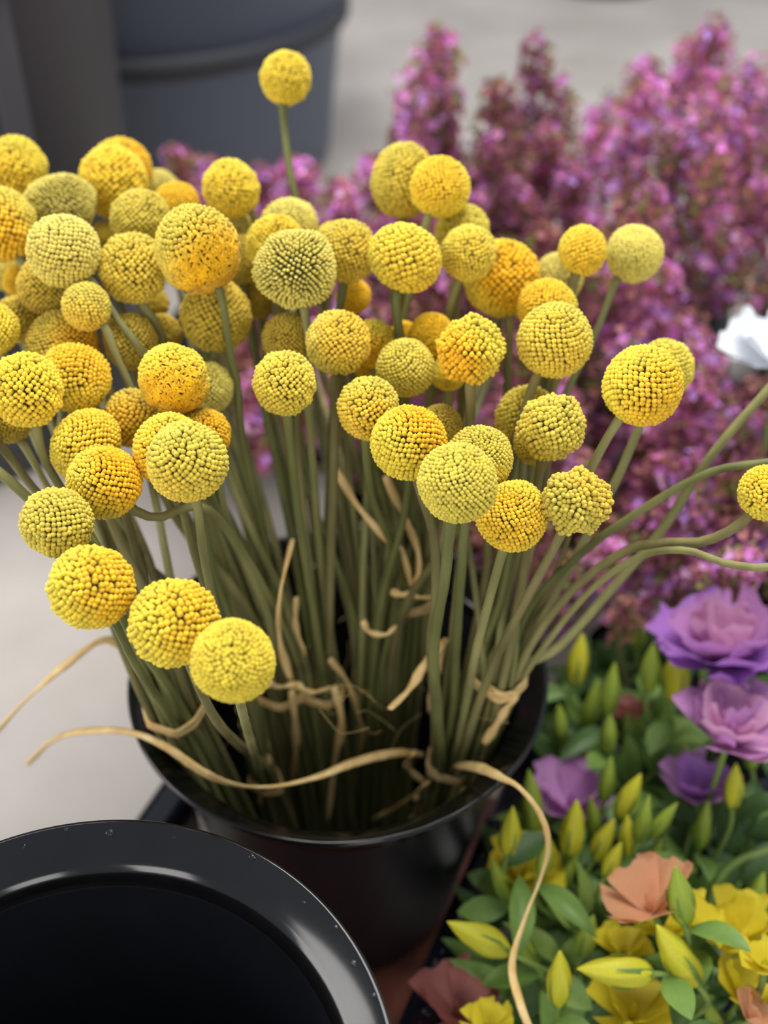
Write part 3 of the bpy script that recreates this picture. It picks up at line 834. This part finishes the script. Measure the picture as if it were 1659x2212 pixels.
# ------------------------------------------------------------------ purple sprigs behind
def hexl(c): return np.array(lin(c))
def sprig_mesh(name, seed, length=0.075, spread=0.030, lilac=0.5):
    r = np.random.RandomState(seed)
    V, Fc, A = [], [], []
    pal_b = [hexl((180, 110, 120)), hexl((152, 90, 102)), hexl((198, 136, 130)), hexl((138, 84, 104)), hexl((158, 130, 82)), hexl((170, 102, 136))]
    pal_f = [hexl((232, 146, 222)), hexl((206, 118, 198)), hexl((244, 186, 234)), hexl((196, 144, 222)), hexl((218, 130, 188))]
    green = hexl((122, 124, 60))
    def blossom(c, ax, size, colr, npet, cup):
        t1 = np.cross(ax, [0.31, 0.52, 0.79]); t1 /= np.linalg.norm(t1); t2 = np.cross(ax, t1)
        a0 = r.uniform(0, 6.28)
        for k in range(npet):
            a = a0 + 6.2832 * k / npet
            d = t1 * math.cos(a) + t2 * math.sin(a); s = t1 * -math.sin(a) + t2 * math.cos(a)
            i0 = len(V)
            ln = size * r.uniform(.85, 1.15); wd = size * 0.42
            V.append(c); V.append(c + d * ln * .55 + s * wd + ax * ln * cup * .5); V.append(c + d * ln + ax * ln * cup * .8); V.append(c + d * ln * .55 - s * wd + ax * ln * cup * .5)
            V.append(c + d * ln * .6 + ax * ln * cup * .35)
            for q in range(5): A.append(colr * r.uniform(.85, 1.15))
            Fc.extend([(i0, i0 + 1, i0 + 4), (i0 + 1, i0 + 2, i0 + 4), (i0 + 2, i0 + 3, i0 + 4), (i0 + 3, i0, i0 + 4)])
    nodes = 26
    for q in range(nodes):
        s = q / (nodes - 1)
        wd = spread * (1.0 - 0.75 * s) * r.uniform(.4, 1.0)
        a = 2.4 * q
        c = np.array([wd * math.cos(a), wd * math.sin(a), length * s + r.normal(0, .003)])
        fl = r.uniform() < lilac
        rad = r.uniform(.006, .010)
        for k in range(11):
            d = r.normal(0, 1, 3); d[2] += .5; d /= np.linalg.norm(d)
            p = c + d * rad
            if fl and r.uniform() < .62: blossom(p, d, r.uniform(.0035, .0052), pal_f[r.randint(5)], 4, r.uniform(.1, .5))
            elif r.uniform() < .10: blossom(p, d, .007, green, 3, .5)
            else: blossom(p, d, r.uniform(.003, .0045), pal_b[r.randint(6)], 4, r.uniform(.8, 1.6))
    m_ = mesh(name, V, Fc, False, np.array(A)); m_.materials.append(M['sprig'])
    return m_
SPR = [sprig_mesh('blossoms', 20 + i, random.uniform(.06, .085), random.uniform(.024, .032), [.08, .22, .45, .65, .9][i]) for i in range(5)]
def leaf_mesh(name, L=0.05, W=0.02, curl=0.25, fold=0.18, seed=0, nx=9, ruffle=0.0):
    V, Fc = [], []
    for i in range(nx):
        s = i / (nx - 1)
        wd = W * 0.5 * (math.sin(math.pi * min(1, s * .92 + .06)) ** 0.85) * (1 - .15 * s)
        if i == nx - 1: wd = W * .02
        for k in range(5):
            u = (k - 2) / 2
            zz = curl * L * (s * s) * -1 + abs(u) * wd * fold * 2 + ruffle * L * math.sin(s * 14 + u * 3) * abs(u)
            V.append((u * wd, L * s, zz + L * .35 * s))
    for i in range(nx - 1):
        for k in range(4):
            Fc.append((i * 5 + k, i * 5 + k + 1, i * 5 + 5 + k + 1, i * 5 + 5 + k))
    return mesh(name, V, Fc)

def top_edge(x):
    pts = [(360,360),(420,335),(470,350),(540,325),(640,290),(720,330),(790,390),(850,330),(880,110),(940,70),(1000,150),(1090,150),(1180,140),(1260,190),(1330,160),(1380,110),(1480,50),(1560,70),(1659,130),(1760,120)]
    for (a, b), (c, d) in zip(pts, pts[1:]):
        if a <= x <= c: return b + (d - b) * (x - a) / (c - a)
    return 140
PURP_C = [Vector((0.07, 0.76, 0)), Vector((0.33, 0.78, 0)), Vector((0.22, 1.02, 0)), Vector((-0.09, 0.98, 0)), Vector((0.47, 1.02, 0))]
SPK = ['mauve-brown mostly budded', 'dusky purple', 'mixed lilac and mauve', 'lilac-pink', 'bright orchid-pink']
def sprig_label(k, x, y):
    if x < 850: wh = 'behind the billy buttons near the slate bin' if y < 560 else 'glimpsed between the billy button stems'
    elif y < top_edge(x) + 130: wh = 'on the outer edge against the pale floor'
    elif x > 1480 and 480 < y < 900: wh = 'around the white bloom'
    elif y > 860: wh = 'above the lisianthus, behind the splaying stems'
    elif y > 480: wh = 'just behind the splaying billy buttons'
    else: wh = 'deep inside the purple mass'
    return f'{SPK[k]} flowering sprig {wh}', f'flowering sprigs {wh}'
def sprig(p, k, up, sc=1.0, label=None, group='purple flowering sprigs', stem_to=None):
    c = min(PURP_C, key=lambda q: (q - Vector((p.x, p.y, 0))).length) if stem_to is None else stem_to
    dv = Vector((p.x - c.x, p.y - c.y, 0)); hr_ = .10 if stem_to is None else .056
    rl = .090 if stem_to is None else .070
    bs = dv * .4 if dv.length * .4 < rl * .72 else dv.normalized() * (rl * .72)
    base = Vector((c.x + bs.x, c.y + bs.y, 0.012))
    rm = dv * .75 if dv.length * .75 < rl else dv.normalized() * rl
    over = Vector((c.x + rm.x, c.y + rm.y, hr_ + .012))
    t = empty('flowering_sprig', base)
    bl = obj('blossoms', SPR[k], None, t); bl['kind'] = 'stuff'
    up = up.normalized()
    q = up.to_track_quat('Z', 'Y')
    bl.rotation_mode = 'QUATERNION'
    from mathutils import Quaternion
    bl.rotation_quaternion = q @ Quaternion((0, 0, 1), random.uniform(0, 6.28))
    bl.scale = (sc, sc, sc)
    root = p - up * (0.045 * sc)
    bl.location = root - base
    path = catmull([root + up * (.06 * sc), root - up * 0.008, over, base], 6)
    v, f = tube(path, 0.0017, 6)
    obj('stem', mesh('stem', shift(v, base), f), M['stem_brown'], t)
    tag(t, label, 'flower', group)
SPOTS = []
y = 60
while y < 1260:
    step = 66 + 26 * (y / 1200)
    x = 380 + random.uniform(0, 30)
    while x < 1740:
        te = top_edge(x)
        jx = x + random.uniform(-22, 22); jy = y + random.uniform(-20, 20)
        lim_l = 890 if y < 250 else 360 if y < 520 else 480 if y < 900 else 880 + (y - 900) * .5
        lim_b = 1250 - max(0, (x - 1500)) * .35 if x > 1180 else 1210
        if jy > te + 42 and jx > lim_l and jy < lim_b and not (x > 1560 and 600 < y < 830):
            zz = 0.17 + 0.13 * max(0, 1200 - y) / 1100 + 0.028 * math.sin(x * .013 + y * .006) + 0.026 * math.sin(x * .031 - y * .017) + random.uniform(-.012, .012)
            p = Pz(jx, jy, zz)
            c = min(PURP_C, key=lambda q: (q - Vector((p.x, p.y, 0))).length)
            out = Vector((p.x - c.x, p.y - c.y, 0)) * 1.6
            fn = math.sin(x * .009 + 1.2) + math.sin(y * .011 + x * .004) + random.uniform(-1.1, 1.1)
            k = max(0, min(4, int(2.0 + fn * 1.1)))
            if y < 420 and random.random() < .35: k = min(4, k + 1)
            SPOTS.append([p, k, Vector((out.x + random.uniform(-.2, .2), out.y + random.uniform(-.2, .2) - .15, 1)), random.uniform(.85, 1.08), *sprig_label(k, jx, jy)])
        x += step * 1.12
    y += step
AVOID = [(Pz(1605, 1172, .185), .045), (Pz(1672, 742, .315), .060), (Pz(1562, 1372, .205), .055)]
for it in range(60):
    for i, A_ in enumerate(SPOTS):
        for B_ in SPOTS[:i]:
            d = A_[0] - B_[0]; L_ = d.length
            if L_ < .047: mv = d * ((.047 - L_) / max(L_, 1e-4) * .25); A_[0] = A_[0] + mv; B_[0] = B_[0] - mv
        for c_, r_ in AVOID:
            d = A_[0] - c_
            if d.length < r_: A_[0] = c_ + d.normalized() * r_
for sp_ in SPOTS: sprig(*sp_)
sprig(Pz(1353, 1318, .17), 0, Vector((0, -.2, 1)), .45, 'small round pinkish-brown flower cluster above the lisianthus leaves', None, Vector((.225, .575, 0)))
for i, c in enumerate(PURP_C):
    hh = .10
    t = empty('flower_bucket', c)
    v, f = lathe([(0.0001, .003), (.085, .003), (.088, 0), (.105, hh), (.110, hh + .002), (.1105, hh + .006), (.104, hh + .006), (.085, .009), (.0001, .009)], 64)
    obj('body', mesh('flower_bucket', v, f), M['black'], t)
    v, f = lathe([(.1045, hh - .004), (.1125, hh + .001), (.1125, hh + .007), (.103, hh + .008)], 64)
    obj('rim', mesh('flower_bucket_rim', v, f), M['black_rim'], t)
    tag(t, 'black bucket hidden under the purple flowering sprigs', 'bucket', 'buckets under the purple sprigs')

# ------------------------------------------------------------------ lisianthus on the rail side
LF = [leaf_mesh('leaf', .042, .021, .30, .2), leaf_mesh('leaf', .055, .019, .5, .25), leaf_mesh('leaf', .034, .020, .15, .15)]
def bud_mesh(name, L, Rm, seed):
    V, Fc = [], []; n, m = 16, 15
    for i in range(n):
        s = i / (n - 1)
        r = Rm * (math.sin(math.pi * (s * .93 + .07) ** 0.72) ** .8) if i < n - 1 else Rm * .04
        for k in range(m):
            a = 6.2832 * k / m
            lob = 1 + .13 * math.cos(5 * a + s * 5.0 + seed)
            V.append((r * lob * math.cos(a), r * lob * math.sin(a), L * s))
    for i in range(n - 1):
        for k in range(m): Fc.append((i * m + k, i * m + (k + 1) % m, (i + 1) * m + (k + 1) % m, (i + 1) * m + k))
    Fc.append(tuple(range(m - 1, -1, -1))); Fc.append(tuple((n - 1) * m + k for k in range(m)))
    return mesh(name, V, Fc)
BUD = bud_mesh('bud', 1.0, .19, 0); BUDS = bud_mesh('bud_slim', 1.0, .15, 2)
def sepal_mesh():
    V, Fc = [], []
    for i in range(6):
        s = i / 5; w_ = .05 * (1 - s) + .006
        rr = .10 + .11 * math.sin(s * 2.2)
        for u in (-1, 0, 1): V.append((rr + (0.012 if u == 0 else 0), w_ * u, s * .55))
    for i in range(5):
        for k in range(2): Fc.append((i * 3 + k, i * 3 + k + 1, i * 3 + 4 + k, i * 3 + 3 + k))
    return mesh('sepal', V, Fc)
SEP = sepal_mesh()
def petal_mesh(name, L, W, cup, ruf, seed):
    r = random.Random(seed); V, Fc = [], []; nx, ny = 9, 9
    ph = r.uniform(0, 6)
    for i in range(nx):
        s = i / (nx - 1)
        wd = W * .5 * (0.25 + .95 * math.sin(min(1, s * .78 + .05) * math.pi * .62))
        if s > .85: wd *= 1 - (s - .85) * 1.6
        for k in range(ny):
            u = (k - (ny - 1) / 2) / ((ny - 1) / 2)
            y_ = L * (math.sin(s * 1.35) / math.sin(1.35)) * (1 - .12 * u * u * s)
            z_ = L * (cup * s ** 1.3 * (1.15 - .5 * s)) + .18 * wd * u * u + ruf * L * s * s * math.sin(u * 7 + ph) 
            V.append((u * wd, y_ * .8 + .02 * L, z_))
    for i in range(nx - 1):
        for k in range(ny - 1): Fc.append((i * ny + k, i * ny + k + 1, (i + 1) * ny + k + 1, (i + 1) * ny + k))
    return mesh(name, V, Fc)
PET = [petal_mesh('petal', 1, 1.25, c, rf, i) for i, (c, rf) in enumerate([(1.0, .05), (.85, .10), (1.25, .07), (.7, .13)])]
def with_mat(me, key, cache={}):
    if (me.name, key) not in cache:
        m2 = me.copy(); m2.materials.clear(); m2.materials.append(M[key]); cache[(me.name, key)] = m2
    return cache[(me.name, key)]
def orient(o, up, spin=0.0, sc=None):
    from mathutils import Quaternion
    o.rotation_mode = 'QUATERNION'
    o.rotation_quaternion = up.normalized().to_track_quat('Z', 'Y') @ Quaternion((0, 0, 1), spin)
    if sc is not None: o.scale = (sc, sc, sc) if not isinstance(sc, tuple) else sc
POTS = [Vector((.175, .365, 0)), Vector((.225, .575, 0)), Vector((.36, .45, 0))]
def img_dir(deg, tow=0.15):
    a = math.radians(deg)
    return (RIGHT * math.sin(a) + (UP * .75 + Vector((0, 0, .25))) * math.cos(a) - FWD * tow).normalized()
from mathutils.bvhtree import BVHTree
CLUTTER = []
def bvh_of(me, mw):
    V = [mw @ v.co for v in me.vertices]
    c = sum(V, Vector()) / len(V)
    return BVHTree.FromPolygons(V, [tuple(f.vertices) for f in me.polygons]), c, max((v - c).length for v in V)
def reg(me, mw): CLUTTER.append(bvh_of(me, mw))
def clash(me, mw, cap=10**6):
    t_, c, r_ = bvh_of(me, mw); n = 0
    for b_, c2, r2 in CLUTTER:
        if (c - c2).length < r_ + r2:
            n += len(t_.overlap(b_))
            if n >= cap: break
    return n
LEAVES = []          # leaves are hung last, each in the clearest of several poses
HEADS3 = []          # buds and blooms already standing: centre, radius
def find_room(x, y, z, balls):
    for k in range(16):
        bs = balls(Pz(x, y, z))
        if all((c - c2).length > r_ + r2 for c, r_ in bs for c2, r2 in HEADS3): break
        z += .003
    HEADS3.extend(bs)
    return z
def plant(name, top, up, label, cat, group, stem_r=0.0016, leaves=2, leaf_keys=('leaf', 'leaf_dark'), foot=None, leaf_sc=1.0):
    c = min(POTS, key=lambda q: (q - Vector((top.x, top.y, 0))).length)
    dv = Vector((top.x - c.x, top.y - c.y, 0))
    best = None
    for q in range(14):
        j = Vector((random.uniform(-.016, .016), random.uniform(-.016, .016), 0))
        bs = dv * .45 + j
        if bs.length > .056: bs = bs.normalized() * .056
        base = Vector((c.x + bs.x, c.y + bs.y, .012))
        rm = dv * .7 + j * .8
        if rm.length > .072: rm = rm.normalized() * .072
        over = Vector((c.x + rm.x, c.y + rm.y, min(.066, top.z - .012)))
        path = catmull([top + up * .003, top - up * .014, over, base], 7)
        v, f = tube(path, stem_r, 7)
        sm_ = mesh('stem', shift(v, base), f)
        n = clash(sm_, Matrix.Translation(base), best[0] if best else 10**6)
        if best is None or n < best[0]:
            if best: bpy.data.meshes.remove(best[1])
            best = (n, sm_, base, path)
        else: bpy.data.meshes.remove(sm_)
        if best[0] == 0: break
    n, sm_, base, path = best
    t = empty(name, base)
    obj('stem', sm_, M['fstem'], t); reg(sm_, Matrix.Translation(base))
    for q in range(leaves):
        LEAVES.append((t, base, path, q, leaves, leaf_keys, leaf_sc))
    tag(t, label, cat, group)
    return t, base
def add_bud(t, base, p, up, L, key, slim):
    b = obj('bud', with_mat(BUDS if slim else BUD, key), None, t)
    b.location = p - base; orient(b, up, random.uniform(0, 6), L)
    for k in range(4):
        s = obj('sepal', with_mat(SEP, 'leaf'), None, b)
        s.rotation_euler = (0, 0, k * math.pi / 2)
        reg(s.data, Matrix.Translation(base) @ b.matrix_basis @ s.matrix_basis)
    reg(b.data, Matrix.Translation(base) @ b.matrix_basis)
def bud_plant(x, y, z, Lpx, deg, key='bud', slim=False, label='', tow=.15, leaves=2):
    up = img_dir(deg, tow)
    def balls(c):
        L = 1.12 * Lpx * depth_of(c) / F
        return [(c + up * (L * q), L * rr) for q, rr in ((-.3, .16), (0, .19), (.3, .12))]
    z = find_room(x, y, z + .025, balls)
    c = Pz(x, y, z); L = 1.12 * Lpx * depth_of(c) / F
    root = c - up * (L * .5)
    t, base = plant('lisianthus_bud', root, up, label, 'flower', 'lisianthus buds', .0015, leaves)
    add_bud(t, base, root, up, L, key, slim)
def flower_plant(x, y, z, Rpx, deg, keys, label, n=7, tow=.3, leaves=2, name='lisianthus', grp='lisianthus blooms'):
    up = img_dir(deg, tow)
    def balls(c):
        R = 1.1 * Rpx * depth_of(c) / F
        return [(c + up * (R * .1), R * .72), (c + up * (R * .45), R * .72)]
    z = find_room(x, y, z + .015, balls)
    c = Pz(x, y, z); R = 1.1 * Rpx * depth_of(c) / F
    root = c - up * (R * .45)
    t, base = plant(name, root, up, label, 'flower', None, .0018, leaves)
    hd = obj('bloom', with_mat(BUD, keys[0]), None, t); hd.location = root - base; orient(hd, up, random.uniform(0, 6), R * .55)
    for k in range(n):
        ring = k % 3 if n > 7 else k % 2
        p = obj('petal', with_mat(PET[(k * 3 + ring) % 4], keys[k % len(keys)]), None, hd)
        q = 1.9 * (1 - .2 * ring)
        p.scale = (q, q, 1.8)
        p.rotation_euler = (-.14 + .24 * ring, 0, 6.2832 * k * (.382 if n > 7 else 1 / n) + random.uniform(-.15, .15))
        reg(p.data, Matrix.Translation(base) @ hd.matrix_basis @ p.matrix_basis)

YB = [  # x, y, z, length px, image angle, colour, slim
 (1102,1792,.12,105,4,'bud',0,'plump yellow lisianthus bud beside the wet rail'),
 (1239,1786,.12,120,3,'bud',0,'upright yellow lisianthus bud before the low purple bloom'),
 (1360,1717,.12,100,22,'bud',0,'yellow lisianthus bud tilted against the purple blooms'),
 (1313,1680,.12,95,5,'bud_green',1,'slim green lisianthus bud rising by the low purple bloom'),
 (1306,1812,.105,95,20,'bud',0,'ochre yellow lisianthus bud tucked behind two brighter buds'),
 (1356,1804,.12,90,-4,'bud',0,'bright yellow lisianthus bud above the peach bloom'),
 (1326,1856,.12,80,18,'bud',0,'short yellow lisianthus bud beside the peach bloom'),
 (1432,1772,.12,95,32,'bud_green',1,'narrow yellow-green lisianthus bud leaning aside'),
 (1391,1766,.12,100,8,'bud_green',1,'slim yellow-green lisianthus bud between brighter ones'),
 (1586,1695,.12,95,0,'bud',0,'yellow lisianthus bud under the purple blooms'),
 (1031,2023,.12,140,-58,'bud',0,'long yellow lisianthus bud slanting towards the black rail'),
 (1209,2111,.12,125,-2,'bud',0,'upright yellow lisianthus bud with green sepals near the raffia strand'),
 (1326,2098,.13,150,-82,'bud',0,'yellow lisianthus bud lying level above a yellow bloom'),
 (1460,2060,.14,160,-32,'bud',0,'long yellow lisianthus bud slanting over the leaves'),
 (1469,1930,.13,130,-12,'bud_green',0,'green-yellow lisianthus bud beside the peach bloom'),
 (1249,1422,.13,105,6,'bud',0,'yellow lisianthus bud below the splayed stems'),
 (1406,1441,.13,100,2,'bud_green',0,'yellow-green lisianthus bud below the pinkish cluster'),
 (1462,1449,.13,125,2,'bud',0,'long yellow lisianthus bud against the ruffled purple bloom'),
 (1320,1486,.12,110,5,'bud_green',1,'green lisianthus bud among dark leaves'),
 (1316,1583,.11,80,0,'bud_green',0,'small yellow-green lisianthus bud among leaves'),
 (1148,1735,.11,150,-6,'bud_green',1,'thin green lisianthus bud beside the raffia strand'),
]
EX = [(1180,1850,12),(1280,1760,-8),(1410,1850,18),(1520,1780,5),(1620,1620,-10),(1500,1400,8),(1375,1350,-6),(1280,1520,10),(1210,1560,-6),(1130,2040,-30),(1270,2020,10),(1540,2200,-20),(1640,1920,8),(1230,1880,20),(1480,1650,-6),(1080,1900,-20)]
for q, (x, y, dg) in enumerate(EX):
    YB.append((x, y, .098, 78 + 9 * (q % 4), dg, 'bud_green', q % 2, 'half-hidden green lisianthus bud ' + ('below the splayed stems' if y < 1600 else 'in the shade under the yellow buds')))
flower_plant(1138, 1872, .11, 78, 10, ['petal_yellow'], 'yellow lisianthus bloom beside the wet rail', 7, .35)
flower_plant(1592, 1992, .13, 92, 0, ['petal_yellow'], 'large open yellow lisianthus bloom over dark leaves', 8, .2)
flower_plant(1369, 2172, .11, 85, 0, ['petal_yellow'], 'yellow lisianthus bloom under the level bud', 7, .4)
flower_plant(1347, 2040, .11, 55, 0, ['petal_yellow'], 'half-open yellow lisianthus bloom above the level bud', 6, .3)
flower_plant(1436, 1985, .11, 62, -5, ['petal_yellow'], 'yellow lisianthus bloom behind the long slanting bud', 6, .2)
flower_plant(1500, 1975, .10, 60, 10, ['petal_yellow'], 'shaded yellow lisianthus bloom beside the green-yellow bud', 6, .2)
flower_plant(1618, 2130, .11, 75, 20, ['petal_yellow'], 'yellow lisianthus bloom below the large open one', 7, .3)
flower_plant(1053, 2205, .11, 52, 0, ['petal_yellow'], 'yellow lisianthus bloom beside the dusky rose petals', 6, .3)
flower_plant(1655, 2070, .11, 55, 0, ['petal_yellow'], 'yellow lisianthus bloom beyond the large open one', 6, .3)
flower_plant(1398, 1930, .14, 92, -20, ['petal_peach'], 'peach pink bloom with broad petals among yellow buds', 5, .1, name='peach_bloom')
flower_plant(985, 2165, .08, 90, -10, ['petal_rose'], 'dusky rose bloom in the shade of the black rail', 5, .3, name='peach_bloom')
flower_plant(1640, 2190, .13, 60, 40, ['petal_peach'], 'peach bloom under the yellow lisianthus blooms', 5, .2, name='peach_bloom')
flower_plant(1562, 1372, .19, 135, -8, ['petal_violet', 'petal_purple', 'petal_mauve'], 'ruffled violet lisianthus bloom with paler lower petals', 15, .35)
flower_plant(1585, 1560, .16, 115, 6, ['petal_purple', 'petal_mauve'], 'mauve lisianthus bloom beneath the ruffled violet one', 14, .4)
flower_plant(1512, 1690, .12, 75, 0, ['petal_purple', 'petal_violet'], 'dark purple lisianthus bloom low among stems', 7, .3)
flower_plant(1236, 1715, .10, 85, 0, ['petal_purple'], 'purple lisianthus bloom low behind the yellow buds', 7, .5)
flower_plant(1350, 1530, .10, 50, 0, ['petal_rose'], 'faded brownish pink bloom among the dark leaves', 5, .1)
flower_plant(1605, 1172, .17, 50, 0, ['petal_violet'], 'small violet bloom under the wavy billy button stem', 6, .3)

# white bloom at the edge of the purple mass
flower_plant(1672, 742, .30, 100, -15, ['petal_white'], 'white cupped bloom beside the purple sprigs', 7, .55, 0, 'white_bloom')
for x, y, z, L, dg, key, sl, lab in YB: bud_plant(x, y, z, L, dg, key, bool(sl), lab)

# leafy shoots filling the lisianthus bunches; each with its own leaves
SH = [(1217,1942,.135,'leaf_pale',1.25,-20),(1204,2015,.125,'leaf_pale',1.1,-10),(1287,1968,.11,'leaf_dark',1.3,10),(1320,1990,.10,'leaf_dark',1.3,20),
      (1512,1860,.12,'leaf',1.3,4),(1568,2080,.12,'leaf_dark',1.4,30),(1425,2107,.13,'leaf_dark',1.1,-25),(1070,2098,.11,'leaf',1.3,-40),(1100,2150,.10,'leaf_dark',1.3,-30),
      (1190,1490,.12,'leaf_dark',1.3,0),(1264,1570,.11,'leaf',1.2,15),(1424,1542,.13,'leaf_pale',1.1,20),(1400,1500,.12,'leaf',1.2,-10),(1220,1612,.10,'leaf_dark',1.3,-12),
      (1450,1616,.12,'leaf',1.2,30),(1270,1655,.10,'leaf',1.2,60),(1435,1245,.13,'leaf_pale',1.1,0),(1473,1280,.13,'leaf',1.2,20),(1380,1380,.11,'leaf_dark',1.2,10),
      (1150,1980,.10,'leaf_dark',1.2,-10),(1260,2160,.10,'leaf_dark',1.3,10),(1180,2180,.11,'leaf',1.2,-20),(1480,2190,.10,'leaf_dark',1.2,0),(1520,2150,.11,'leaf_pale',1.0,40),
      (1600,1850,.10,'leaf_dark',1.2,0),(1640,1760,.11,'leaf_dark',1.2,10),(1560,1800,.10,'leaf_dark',1.1,-20),(1450,1840,.10,'leaf_dark',1.2,10),(1400,1660,.10,'leaf_dark',1.2,0),
      (1300,1400,.11,'leaf_dark',1.2,-5),(1500,1550,.10,'leaf_dark',1.1,0),(1630,1450,.12,'leaf_dark',1.2,20),(1340,1640,.11,'leaf',1.1,-15),(1110,1930,.09,'leaf_dark',1.1,-10),(1030,1965,.08,'leaf_dark',1.2,-25),(1060,1890,.085,'leaf',1.1,-15),(1085,1830,.085,'leaf_dark',1.2,-5),(1045,2060,.09,'leaf',1.1,-35)]
for i, (x, y, z, key, sc, dg) in enumerate(SH):
    c = Pz(x, y, z - .015); up = img_dir(dg, .1); sc *= .85 if y < 1850 else .70
    kw = {'leaf_pale': 'pale green', 'leaf': 'mid green', 'leaf_dark': 'dark green'}[key]
    wh = 'below the yellow lisianthus buds' if y > 1740 else 'under the purple blooms and splayed stems'
    t, base = plant('leafy_shoot', c - up * .02, up, f'{kw} broad-leaved lisianthus shoot {wh}', 'foliage', f'{kw} lisianthus shoots {wh}', .0015, 4, (key, 'leaf_dark'), None, sc)
    LEAVES.append((t, base, c, i, up, key, sc))
for c in POTS:
    t = empty('flower_bucket', c)
    v, f = lathe([(0.0001, .003), (.072, .003), (.074, 0), (.085, .045), (.088, .047), (.0885, .050), (.083, .050), (.072, .009), (.0001, .009)], 64)
    ob_ = obj('body', mesh('low_bucket', v, f), M['black'], t); reg(ob_.data, Matrix.Translation(c))
    v, f = lathe([(.0845, .041), (.091, .046), (.091, .051), (.083, .052)], 64)
    ob_ = obj('rim', mesh('low_bucket_rim', v, f), M['black_rim'], t); reg(ob_.data, Matrix.Translation(c))
    tag(t, 'low black bucket hidden under the lisianthus', 'bucket', 'buckets under the lisianthus')

# curved green stem on the far side of the large yellow bloom
v, f = tube(catmull([Pz(1700,1822,.13),Pz(1655,1838,.125),Pz(1590,1862,.12),Pz(1548,1905,.11),Pz(1520,2000,.08),Pz(1500,2060,.012)],6), .0022, 7)
o = obj('curved_stem', mesh('curved_stem', v, f), M['fstem']); tag(o, 'curved bare green stem arching over dark leaves', 'stem')
reg(o.data, Matrix.Identity(4))
for ob_ in bpy.data.objects:                # the big bucket and the rail are in the leaves' way too
    if ob_.parent and ob_.parent.name in ('bucket', 'display_rack') and ob_.type == 'MESH':
        reg(ob_.data, Matrix.Translation(ob_.parent.location) @ ob_.matrix_basis)
    if ob_.name.startswith('flowering_sprig') and ob_.location.y < .68:
        for ch in ob_.children: reg(ch.data, Matrix.Translation(ob_.location) @ ch.matrix_basis)
from mathutils import Quaternion
def hang(t, base, me, tries):
    best = None
    for mb in tries:
        n = clash(me, Matrix.Translation(base) @ mb, best[0] if best else 10**6)
        if best is None or n < best[0]: best = (n, mb)
        if n <= 3: break
    l = obj('leaf', me, None, t); l.matrix_basis = best[1]
    reg(me, Matrix.Translation(base) @ best[1])
for rec in LEAVES:
    if isinstance(rec[4], Vector):                                   # the shoot's own leading pair
        t, base, c, i, up, key, sc = rec
        for sd in (0, 1):
            me = with_mat(LF[(i + sd) % 3], key); tries = []
            for q in range(16):
                w_ = 0 if q == 0 else .25 + q * .03
                yv = (up + RIGHT * ((.35 if sd else -.35) + random.uniform(-w_, w_)) + UP * random.uniform(-w_, w_) * .5).normalized()
                zv = (UP * .6 - FWD * .8 + RIGHT * random.uniform(-w_, w_)); zv = (zv - yv * zv.dot(yv)).normalized(); xv = yv.cross(zv)
                k_ = sc * (1 - .02 * q)
                tries.append(Matrix.Translation(c - up * (.0205 - .0) + yv * .0022 - base) @ Matrix((xv, yv, zv)).transposed().to_4x4() @ Matrix.Diagonal((k_, k_, k_, 1)))
            hang(t, base, me, tries)
for rec in LEAVES:
    if not isinstance(rec[4], Vector):
        t, base, path, q_, n_, keys, sc = rec
        me = with_mat(random.choice(LF), random.choice(keys)); tries = []
        for q in range(22):
            i = min(len(path) - 6, int(3 + q_ * (len(path) - 10) / max(1, n_)) + random.randint(0, 3))
            k_ = sc * random.uniform(.65, .95) * (1 - .018 * q)
            qt = Vector((random.uniform(-.5, .5), random.uniform(-.5, .5), 1)).normalized().to_track_quat('Z', 'Y') @ Quaternion((0, 0, 1), random.uniform(0, 6.28))
            tries.append(Matrix.Translation(path[i] + qt @ Vector((0, .0017, 0)) - base) @ qt.to_matrix().to_4x4() @ Matrix.Diagonal((k_, k_, k_, 1)))
        hang(t, base, me, tries)


# ------------------------------------------------------------------ water drops
def drop_mesh():
    v, f = lathe([(1.0, 0), (.96, .18), (.8, .36), (.5, .5), (.2, .56), (.0001, .57)], 20)
    return mesh('drop', v, f)
DROP = drop_mesh(); DROP.materials.append(M['water'])
def on_rim2(ang, dr):
    r = .115 - dr; a = math.radians(ang)
    hh = RIM2 - (.0004 if dr < .004 else .0036 + (dr - .005) * 1.1)
    return B2 + Vector((r * math.cos(a), r * math.sin(a), hh))
for ang, dr, rd in [(92,.0045,.0022),(60,.003,.0015),(28,.004,.0017),(12,.0035,.0026),(6,.004,.0016),(78,.0045,.0011),(45,.0045,.0012),(36,.003,.001),(110,.0045,.0013),(101,.003,.0011),(20,.003,.001)]:
    o = obj('water_drop', DROP, None); o.location = on_rim2(ang, dr); o.scale = (rd, rd, rd)
    tag(o, 'clear water drop on the empty black bucket rim', 'water drop', 'drops on the empty bucket rim')
done = []
while len(done) < 26:
    p = ra + dirv * random.uniform(.01, .26) + perp * random.uniform(-.0075, .0075); p.z = RZ + .0108
    rd = random.uniform(.0014, .0034)
    if any((p - c).length < rd + r_ for c, r_ in done): continue
    done.append((p, rd))
    o = obj('water_drop', DROP, None); o.location = p; o.scale = (rd, rd, rd)
    tag(o, 'clear water drop on the black rail', 'water drop', 'drops on the rail')
